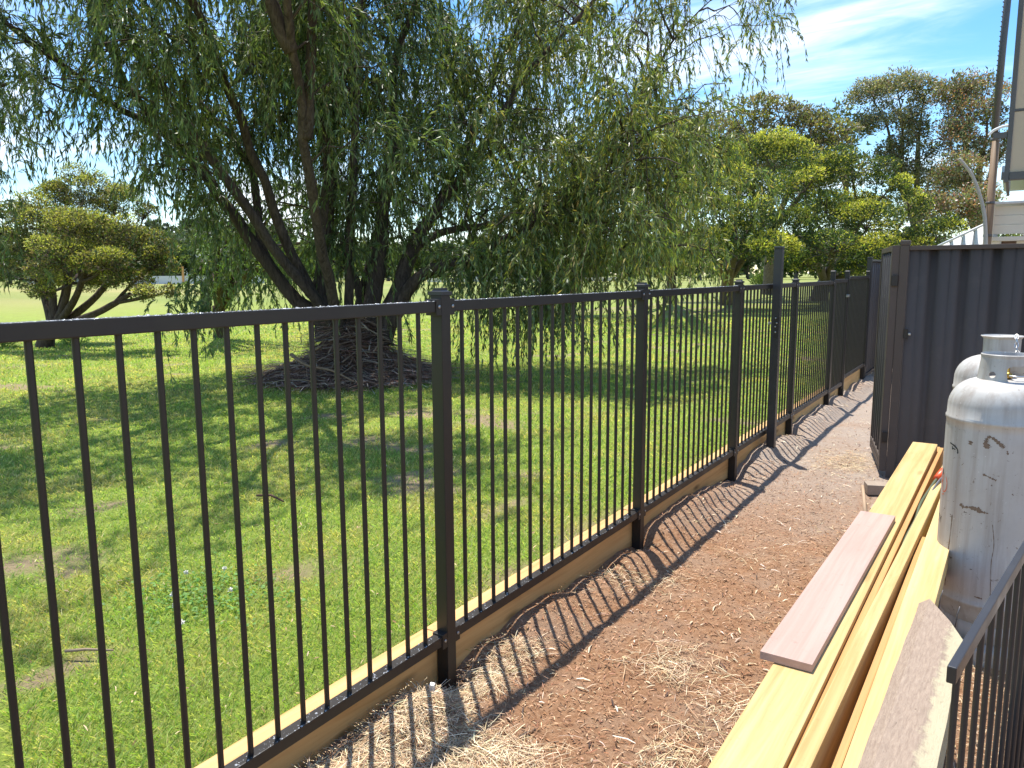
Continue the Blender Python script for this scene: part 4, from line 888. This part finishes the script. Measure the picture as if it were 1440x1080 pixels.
# ------------------------------------------------------------------ other trees
def blob_tree(name, label, base, trunk_r, lobes, nper, leaf, pal_tip, pal_in, group=None, bark_m=None, tip=.5, twig=260, mat=None, trunk_h=.45, inner=.5, frag=5, fluff=.05, nfork=4, low=.7, sub=(.38, .58), shag=0.0, dens=1.0, bp_=1.0):
    base = np.array(base, float); t = empty(name, base.tolist(), label, 'tree', group)
    lobes = [(np.array(c, float)-base, np.array(r, float)) for c, r in lobes]
    tb = MB()
    cen = np.mean([c for c, r in lobes], axis=0); hf = np.array([cen[0]*.3, cen[1]*.3, cen[2]*trunk_h])
    tb.tube(spl([(0, 0, -.2), (hf[0]*.3+.02, hf[1]*.3, hf[2]*.5), hf], 10), np.linspace(trunk_r*1.2, trunk_r*.8, 10), 10, wob=.08)
    order = sorted(range(len(lobes)), key=lambda q: float(lobes[q][0] @ rt0)); groups = [g for g in np.array_split(order, nfork) if len(g)]
    for g in groups:
        fc = np.mean([lobes[q][0] for q in g], axis=0); fe = hf*.25+fc*.75; fm = hf*.55+fe*.45+np.array([fc[0]-hf[0], fc[1]-hf[1], 0])*.10
        tb.tube(spl([hf*.82, fm, fe], 12), np.linspace(trunk_r*.6, trunk_r*.28, 12), 8, caps=False, wob=.08)
        for q in g:
            c, r = lobes[q]; m1 = fm*.5+fe*.5; mid = m1*.45+c*.55+rng.normal(0, .05, 3)*np.linalg.norm(c-m1)
            tb.tube(spl([m1, mid, c], 8), np.linspace(trunk_r*.26, trunk_r*.07, 8), 5, caps=False, wob=.08)
            for k in range(6):
                d = nrm(rng.normal(0, 1, 3)+[0, 0, .3]); tb.tube([mid*.3+c*.7, c+d*r*.5, c+d*r*.85], [trunk_r*.07, trunk_r*.045, trunk_r*.02], 4, caps=False)
    tb.build('trunk', bark_m or M_bark2, t, True)
    lv = MB(); twm = MB(); subs = []
    for (c, r) in lobes:
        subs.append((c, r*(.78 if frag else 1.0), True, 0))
        for q in range(frag):
            d = nrm(rng.normal(0, 1, 3)+np.array([0, 0, .35])); subs.append((c+d*r*rng.uniform(.45, .75), r*rng.uniform(*sub)*np.array([1, 1, rng.uniform(.8, 1.1)]), False, d[2]))
    for li, (c, r, core, dz) in enumerate(subs):
        big = core and frag > 0; lf_ = leaf*(1.7 if big else 1.0); n = int(nper*(r[0]*r[1]*r[2])**(2/3)*(.62 if big else dens)); bright = rng.random() < (bp_*1.35 if dz > .15 else bp_*.25)  # sunlit tops painted in: high sub-lobes get more tip colour, low ones stay dark
        if n < 4: continue
        d = nrm(rng.normal(0, 1, (n, 3))); d[:, 2] = np.where(d[:, 2] < -low, -d[:, 2]*.6, d[:, 2]); d = nrm(d)
        az = np.arctan2(d[:, 1], d[:, 0]); bump = vn2.fbm(az*2.2+li*7+40, d[:, 2]*3.2+li*3+40, 3)
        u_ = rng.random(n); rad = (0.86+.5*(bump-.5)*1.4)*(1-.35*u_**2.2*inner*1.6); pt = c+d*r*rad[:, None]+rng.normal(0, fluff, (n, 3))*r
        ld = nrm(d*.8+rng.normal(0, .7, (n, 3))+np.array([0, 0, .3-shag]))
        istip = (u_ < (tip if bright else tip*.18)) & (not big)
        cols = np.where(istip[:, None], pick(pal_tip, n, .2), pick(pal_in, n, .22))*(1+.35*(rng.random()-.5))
        V, Q, C = kites(pt, ld, rng.uniform(.6, 1.3, n)*lf_, rng.uniform(.35, .6, n)*lf_, cols, .3); lv.add(V, Q, col=C)
        m_ = int(twig*r[0]*r[1])
        if m_ < 1: continue
        dd_ = nrm(rng.normal(0, 1, (m_, 3))); s0 = c+dd_*r*.25+np.array([0, 0, -.25])*r; e0 = c+dd_*r*rng.uniform(.6, .98, (m_, 1)); sd_ = nrm(np.cross(e0-s0, rng.normal(0, 1, (m_, 3))))*leaf*.05
        W = np.stack([s0-sd_, s0+sd_, e0+sd_*.5, e0-sd_*.5], 1).reshape(-1, 3); twm.add(W, np.arange(4*m_).reshape(-1, 4), col=np.repeat(pick([(0.15,.11,.085),(0.24,.18,.14),(0.10,.075,.06)], m_), 4, 0))
    o = lv.build('crown', mat or M_leaf2, t); o['kind'] = 'stuff'
    if twm.v: o = twm.build('twigs', M_twig, t); o['kind'] = 'stuff'
    return t
def lb(px, py, F, rp, dep=1.0):      # lobe: centre by direction and distance, half-widths in 1/1078ths
    c = P(px, py, F); k = F/FPX; return (c, (rp[0]*k, rp[0]*k*dep, rp[1]*k))
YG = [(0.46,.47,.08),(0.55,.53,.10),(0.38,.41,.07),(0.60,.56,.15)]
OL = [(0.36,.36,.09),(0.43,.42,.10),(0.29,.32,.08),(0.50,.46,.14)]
DG = [(0.055,.09,.032),(0.075,.115,.04),(0.10,.135,.05),(0.065,.095,.042)]  # inner leaf greens, darkened to draw the shade between clumps
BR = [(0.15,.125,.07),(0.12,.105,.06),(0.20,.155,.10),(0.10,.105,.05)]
F0 = 15.3
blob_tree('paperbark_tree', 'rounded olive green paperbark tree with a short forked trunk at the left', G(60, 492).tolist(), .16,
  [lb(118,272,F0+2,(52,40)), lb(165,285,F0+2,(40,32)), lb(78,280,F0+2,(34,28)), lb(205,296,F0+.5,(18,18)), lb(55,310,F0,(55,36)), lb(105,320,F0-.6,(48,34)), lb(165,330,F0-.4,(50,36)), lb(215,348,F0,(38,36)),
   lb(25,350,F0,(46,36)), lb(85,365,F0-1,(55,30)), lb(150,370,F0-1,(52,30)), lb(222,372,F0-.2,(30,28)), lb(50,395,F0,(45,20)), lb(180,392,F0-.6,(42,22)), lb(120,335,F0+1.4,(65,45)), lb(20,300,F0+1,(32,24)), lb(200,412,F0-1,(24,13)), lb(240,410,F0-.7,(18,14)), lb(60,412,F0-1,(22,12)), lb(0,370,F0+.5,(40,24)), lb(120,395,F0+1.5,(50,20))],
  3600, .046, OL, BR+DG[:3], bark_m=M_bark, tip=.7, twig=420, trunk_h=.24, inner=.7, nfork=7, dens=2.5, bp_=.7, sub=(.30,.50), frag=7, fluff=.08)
F1 = 29.
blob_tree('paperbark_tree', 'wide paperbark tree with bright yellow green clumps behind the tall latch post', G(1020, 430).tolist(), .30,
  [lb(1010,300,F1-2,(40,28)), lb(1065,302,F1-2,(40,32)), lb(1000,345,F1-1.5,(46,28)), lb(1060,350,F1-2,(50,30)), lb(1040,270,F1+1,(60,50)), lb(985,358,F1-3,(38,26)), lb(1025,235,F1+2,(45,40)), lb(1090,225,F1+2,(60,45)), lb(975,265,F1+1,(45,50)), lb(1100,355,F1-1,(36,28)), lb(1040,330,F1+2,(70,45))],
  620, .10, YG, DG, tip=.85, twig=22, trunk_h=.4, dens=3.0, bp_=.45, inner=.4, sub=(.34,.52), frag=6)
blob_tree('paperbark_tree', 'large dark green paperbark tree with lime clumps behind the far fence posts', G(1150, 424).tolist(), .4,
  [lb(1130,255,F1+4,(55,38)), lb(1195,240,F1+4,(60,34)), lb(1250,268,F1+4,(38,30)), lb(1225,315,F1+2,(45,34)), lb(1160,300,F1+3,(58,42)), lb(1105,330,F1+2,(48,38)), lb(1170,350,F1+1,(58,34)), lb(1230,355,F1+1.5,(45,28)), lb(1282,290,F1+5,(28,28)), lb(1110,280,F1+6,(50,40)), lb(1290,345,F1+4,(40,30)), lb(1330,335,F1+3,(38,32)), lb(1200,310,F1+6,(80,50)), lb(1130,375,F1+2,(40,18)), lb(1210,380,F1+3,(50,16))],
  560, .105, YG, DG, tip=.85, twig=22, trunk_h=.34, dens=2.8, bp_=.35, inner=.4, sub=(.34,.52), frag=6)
blob_tree('paperbark_tree', 'paler grey green tree topping out behind the lime paperbarks', G(1080, 415).tolist(), .35,
  [lb(1060,155,40,(38,26)), lb(1100,162,40,(42,28)), lb(1140,185,40,(42,32)), lb(1170,200,40,(35,26)), lb(1075,195,40,(55,34)), lb(1010,190,40,(45,34)), lb(960,205,40,(45,38)), lb(1120,215,40,(60,34)), lb(1195,180,40,(16,12)), lb(1060,240,41,(90,50)), lb(1180,240,42,(60,40))],
  300, .17, [(0.24,.26,.08),(0.32,.31,.09),(0.38,.37,.08)], [(0.20,.17,.12),(0.13,.145,.07),(0.24,.20,.15)], tip=.7, twig=14, trunk_h=.6, fluff=.10, shag=.1, dens=1.6, bp_=.5)
GUM1 = [(0.36,.33,.22),(0.38,.27,.21),(0.30,.31,.17),(0.25,.28,.15)]
blob_tree('gum_tree', 'tall gum tree with mixed grey green and brownish thinning foliage above the open gate', G(1290, 415).tolist(), .4,
  [lb(1225,138,46,(34,28)), lb(1262,128,46,(44,30)), lb(1300,135,46,(28,28)), lb(1245,172,46,(44,34)), lb(1285,180,46,(36,30)), lb(1275,225,46,(40,34)), lb(1305,262,46,(56,44)), lb(1250,215,46,(26,28)), lb(1300,310,44,(40,40))],
  210, .15, GUM1, [(0.12,.14,.07),(0.16,.15,.10)], tip=.75, twig=9, mat=M_leaf, trunk_h=.55, inner=1.1, fluff=.20, frag=8, sub=(.30,.55), nfork=5, dens=3.8)
blob_tree('gum_tree', 'tall gum tree with rusty dying leaves just left of the timber pole', G(1370, 415).tolist(), .4,
  [lb(1338,126,44,(38,30)), lb(1380,130,44,(40,30)), lb(1360,162,44,(40,26)), lb(1398,165,44,(22,28)), lb(1335,200,44,(42,34)), lb(1385,215,44,(34,30)), lb(1350,250,42,(44,38)), lb(1330,300,38,(50,38)), lb(1380,300,38,(44,38)), lb(1420,200,44,(16,22))],
  210, .15, [(0.44,.21,.15),(0.36,.22,.16),(0.31,.30,.19),(0.26,.30,.16),(0.24,.27,.15)], [(0.12,.14,.06),(0.18,.13,.09)], tip=.75, twig=9, mat=M_leaf, trunk_h=.55, inner=1.1, fluff=.20, frag=8, sub=(.30,.55), nfork=5, dens=3.8)
blob_tree('gum_tree', 'slender grey green sapling gum between the two taller groups of trees', G(1186, 415).tolist(), .18,
  [lb(1180,160,46,(26,20)), lb(1165,185,46,(22,16)), lb(1205,175,46,(20,18)), lb(1150,165,46,(20,14)), lb(1190,200,46,(30,14))],
  190, .19, [(0.24,.27,.11),(0.20,.22,.10)], [(0.13,.15,.07)], tip=.7, twig=9, mat=M_leaf, trunk_h=.8, inner=1.1, fluff=.24, frag=6, sub=(.3,.5))
blob_tree('shrub', 'light green shrub above the weatherboard shed roof', (3.4, 22.5, 0), .12,
  [((3.0, 22.5, 2.9), (1.4, .9, .8)), ((4.6, 22.8, 2.7), (1.4, .9, .9)), ((1.7, 22.5, 2.3), (.8, .8, .8))], 700, .10, [(0.26,.28,.08),(0.2,.25,.06)], DG, tip=.6, twig=30)
# mid-distance willows seen through the foreground crown
def weeping(name, label, base, r, boxes, pal, group=None, leaf=(.10, .18), wid=.035, M_=16):
    base = np.array(base, float); t = empty(name, base.tolist(), label, 'tree', group); lv = MB(); twm = MB(); tb = MB()
    tops = []
    for (px, py, F, n, Lr) in boxes:
        k = max(2, n//12); cen = np.stack([rng.uniform(*px, k), rng.uniform(*py, k), rng.uniform(*F, k)], -1); c3 = np.array([P(*q) for q in cen]); tops.append(c3)
        i = rng.integers(0, k, n); s = c3[i]+rng.normal(0, .022*F[0], (n, 3)); d = nrm(rng.normal(0, .8, (n, 3)))
        Lf, St = strands(s, d, rng.uniform(*Lr, n), M_, leaf=leaf, wid=wid, pal=pal, fall=.8); lv.add(Lf[0]-base, Lf[1], col=Lf[2]); twm.add(St[0]-base, St[1], col=St[2])
    tops = np.vstack(tops)-base; hf = np.array([0, 0, np.percentile(tops[:, 2], 30)*.5])
    tb.tube(spl([(0, 0, -.2), hf*.5+[.05, 0, 0], hf], 8), np.linspace(r*1.2, r*.8, 8), 9, wob=.08)
    for q in tops[rng.permutation(len(tops))[:26]]:
        tb.tube(spl([hf*random.uniform(.7, 1), hf*.4+q*.6+[0, 0, .5], q], 8), np.linspace(r*.45, r*.07, 8), 5, caps=False)
    tb.build('trunk', M_bark, t, True); o = lv.build('foliage', M_leaf, t); o['kind'] = 'stuff'; o = twm.build('twigs', M_twig, t); o['kind'] = 'stuff'
weeping('willow_tree', 'yellow green drooping tree between the big willow and the lime paperbarks', G(942, 428).tolist(), .25,
  [((880, 1010), (150, 260), (19, 23), 300, (.6, 1.5)), ((900, 1000), (250, 350), (18, 22), 260, (.6, 1.4)), ((830, 960), (200, 330), (20, 24), 240, (.6, 1.4)), ((950, 1000), (330, 380), (18, 20), 60, (.3, .7))], PAL_Y+PAL_W[3:])
weeping('willow_tree', 'dark trunked tree on the lawn, left of a close pair behind the willow', G(764, 449).tolist(), .22,
  [((700, 800), (240, 330), (23, 27), 220, (.6, 1.5)), ((660, 830), (180, 280), (23, 28), 240, (.6, 1.5))], PAL_W+PAL_Y[:2])
weeping('willow_tree', 'second dark trunked tree close to the right of the one on the lawn', G(797, 445).tolist(), .3,
  [((790, 900), (220, 340), (25, 29), 240, (.6, 1.5)), ((800, 880), (150, 240), (25, 29), 160, (.6, 1.5))], PAL_W+PAL_Y[:2])
weeping('willow_tree', 'leafy tree reaching in over the lawn from the left edge of the view', P(-190, 560, 9).tolist()[:2]+[0.03], .2,
  [((-40, 25), (90, 200), (7.6, 8.6), 60, (.4, .9)), ((-60, 15), (200, 330), (7.4, 8.4), 70, (.3, .7)), ((-60, 5), (320, 400), (7.2, 8.2), 50, (.2, .45)), ((-200, -40), (60, 330), (7.4, 9.5), 150, (.4, .9))],
  [(0.10,.15,.045),(0.13,.18,.06),(0.08,.12,.035),(0.17,.2,.09)], leaf=(.07, .12), wid=.014, M_=22)
weeping('willow_tree', 'small round leafy tree behind the leaning left limb of the big willow', G(309, 478).tolist(), .16,
  [((300, 400), (300, 400), (14.5, 16.5), 150, (.3, .8)), ((280, 340), (360, 410), (14, 15.5), 90, (.3, .6)), ((380, 470), (260, 380), (15, 17), 120, (.4, .9))],
  [(0.12,.19,.05),(0.16,.23,.07),(0.09,.14,.04)], leaf=(.09, .13), wid=.03)
# small plants
def tuft(name, label, c, n, h, pal, cat, lw=.02):
    c = np.array(c); t = empty(name, c.tolist(), label, cat); mb = MB(); a = rng.uniform(0, 6.28, n); r = rng.uniform(0, h*.8, n); z = rng.uniform(0, h, n)*(1-r/h*.5)
    p_ = np.stack([r*np.cos(a), r*np.sin(a), z], -1); V, Q, C = kites(p_, nrm(p_+rng.normal(0, .3, (n, 3))*h+[0, 0, h*.3]), rng.uniform(.5, 1.2, n)*h*.35, np.full(n, lw), pick(pal, n)); mb.add(V, Q, col=C)
    o = mb.build('leaves', M_leaf2, t); o['kind'] = 'stuff'; MB().tube([(0, 0, 0), (0.01, 0, h*.6)], [.012, .006], 5).build('stem', M_bark2, t)
tuft('weed_clump', 'pale green weed clump on the lawn right of the leaning paperbark trunk', G(105, 485, .04), 600, .32, [(0.17,.28,.10),(0.22,.33,.12)], 'weeds')
tuft('weed_clump', 'green weed clump left of the leaning paperbark trunk', G(5, 490, .04), 500, .3, [(0.15,.24,.06),(0.22,.28,.08)], 'weeds')
tuft('small_bush', 'small round green bush on the far grass just left of the tall post', G(1072, 402, .04), 900, 1.6, [(0.10,.15,.05),(0.15,.2,.06)], 'bush', .12)

# ------------------------------------------------------------------ far side of the park
def far_tree(px, F, h, wpx, pal, label, grp, nper=95):
    b = P(px, 386, F); b[2] = 0; k = F/FPX; wd = wpx*k
    lobes = [(b+np.array([random.uniform(-.45, .45)*wd, random.uniform(-.45, .45)*wd, h*(.22+.12*q)]), (wd*random.uniform(.32, .55), wd*random.uniform(.32, .55), h*random.uniform(.16, .26))) for q in range(6)]
    blob_tree('park_tree', label, b.tolist(), .25+h*.02, lobes, nper*(100/F)**1.1, F*.0040, pal, DG, grp, tip=.6, twig=0, frag=3, trunk_h=.3)
random.seed(21)
pals = [([(0.10,.14,.05),(0.13,.17,.06)], 'mid green'), ([(0.17,.20,.06),(0.21,.23,.08)], 'pale yellow green'), ([(0.07,.10,.045)], 'dark green'), ([(0.15,.16,.09)], 'grey green')]
for i, px in enumerate(np.arange(-60, 1330, 36)):
    pl_, nm = random.choice(pals)
    far_tree(px+random.uniform(-10, 10), random.uniform(150, 195), random.uniform(6.5, 9.5)+(2 if px > 880 else 0), random.uniform(30, 46), pl_,
             'distant '+nm+' bushy tree along the far edge of the park', nm+' trees lining the far side of the park')
mb = MB(); n = 26000; px_ = rng.uniform(-160, 1500, n); F_ = rng.uniform(230, 290, n)
d_ = (fw[None]+rt[None]*((px_-720)/FPX)[:, None]); xy = CAM[:2]+d_[:, :2]*F_[:, None]
top = 8+7*vn.fbm(px_/28+5, F_/30, 3)+4*(px_ < 420); zt = top*rng.random(n)**.6
cz = pick([(0.06,.085,.04),(0.08,.11,.05),(0.11,.13,.06)], n, .2)*(.8+.5*vn2(px_/16, F_/10))[:, None]
V, Q, C = kites(np.column_stack([xy, zt]), nrm(rng.normal(0, 1, (n, 3))+[0, 0, .4]), rng.uniform(1.2, 2.6, n), rng.uniform(.8, 1.5, n), cz, .3); mb.add(V, Q, col=C)
tag(mb.build('far_wood', M_leaf2), 'dark mass of far off trees closing the horizon behind the park', 'woodland', kind='stuff')
# wooded hill at left
hb_ = P(255, 386, 520); xs = np.linspace(-170, 170, 40); X, Y = np.meshgrid(xs, xs, indexing='ij'); rr_ = np.sqrt((X/120)**2+(Y/120)**2)
Z = 30*np.exp(-rr_**2*1.6)*(1+.3*(vn.fbm(X/40+20, Y/40+20, 3)-.5))-3
M = Mat('hill_scrub'); M.base(M.ramp(M.noise(M.pos, .12, 8, .7), [(.3, (.035, .055, .03)), (.7, (.10, .13, .06))])).set(.95)
o = tag(link('hill', grid_mesh('hill', X, Y, Z), M.m, None, (hb_[0], hb_[1], 0)), kind='structure')
random.seed(5)
for i in range(26):
    x = random.uniform(-95, 95); y = random.uniform(-80, 60); c = hb_+np.array([x, y, 0]); z = 30*math.exp(-((x/120)**2+(y/120)**2)*1.6)-4
    lobes = [(c+np.array([random.uniform(-5, 5), random.uniform(-5, 5), z+random.uniform(7, 13)-386*0]) - np.array([0, 0, hb_[2]]), (random.uniform(4, 7), random.uniform(4, 7), random.uniform(3, 5))) for q in range(5)]
    blob_tree('hill_tree', 'distant dark tree on the wooded hill at the left', (c[0], c[1], z-1), .5, lobes, 4.5, 2.2, [(0.09,.115,.07)], [(0.07,.09,.065)], 'trees on the distant hill', tip=.5, twig=0, frag=3)
# houses across the park
def house(px, F, w_, d_, h, roof, label, rise=1.2, zb=0):
    b = P(px, 386, F); a = YAW
    t = empty('house', (b[0], b[1], zb), label, 'house', rz=a)
    part('wall', (-w_/2, 0, 0), (w_/2, d_, h), M_whitep, t, .02)
    V = [(-w_/2-.4, -.4, h), (w_/2+.4, -.4, h), (w_/2+.4, d_+.4, h), (-w_/2-.4, d_+.4, h), (-w_/2+1.5, d_/2, h+rise), (w_/2-1.5, d_/2, h+rise)]
    MB().add(V, [(0, 1, 5, 4), (2, 3, 4, 5), (0, 3, 2, 1)], [(1, 2, 5), (3, 0, 4)]).build('roof', roof, t)
    for k in range(4):
        x = -w_/2+w_*(k+.5)/4; wd = part('window', (x-.6, -.06, h-2.0), (x+.6, .0, h-.7), M_frame, t, .01); part('pane', (x-.5, -.09, h-1.9), (x+.5, -.061, h-.8), M_glass, wd, .005)
house(278, 205, 9, 7, 6.2, M_greyroof, 'white two storey house with a pale roof across the park at the left', 1.4)
house(75, 170, 12, 7, 2.6, M_redroof, 'low white house with a dull red roof seen through the left paperbark', 1.3)
house(690, 215, 14, 8, 3.0, M_greyroof, 'low pale house beyond the park in the gap beside the willow', 1.2)
cw = P(278, 386, 150); t = empty('low_fence', (cw[0], cw[1], 0), 'pale grey fence along the far edge of the grass at the left', 'fence', rz=YAW)
for k in range(10): part('panel', (-13+k*2.6, 0, 0), (-10.5+k*2.6, .1, 1.6), M_greyroof, t, .01)
part('marker_post', (-3.0, -.3, 0), (-2.6, -.1, 3.4), M_pine3, t, .02)
cw = P(735, 386, 160); t = empty('low_wall', (cw[0], cw[1], 0), 'long low pale wall at the far edge of the field right of the nearest post', 'wall', rz=YAW)
for k in range(8): part('block', (-20+k*5, 0, 0), (-15.05+k*5, .3, .8), M_cream, t, .02)
print('tris', sum(len(m.loops)-2*len(m.polygons) for m in bpy.data.meshes)//1)
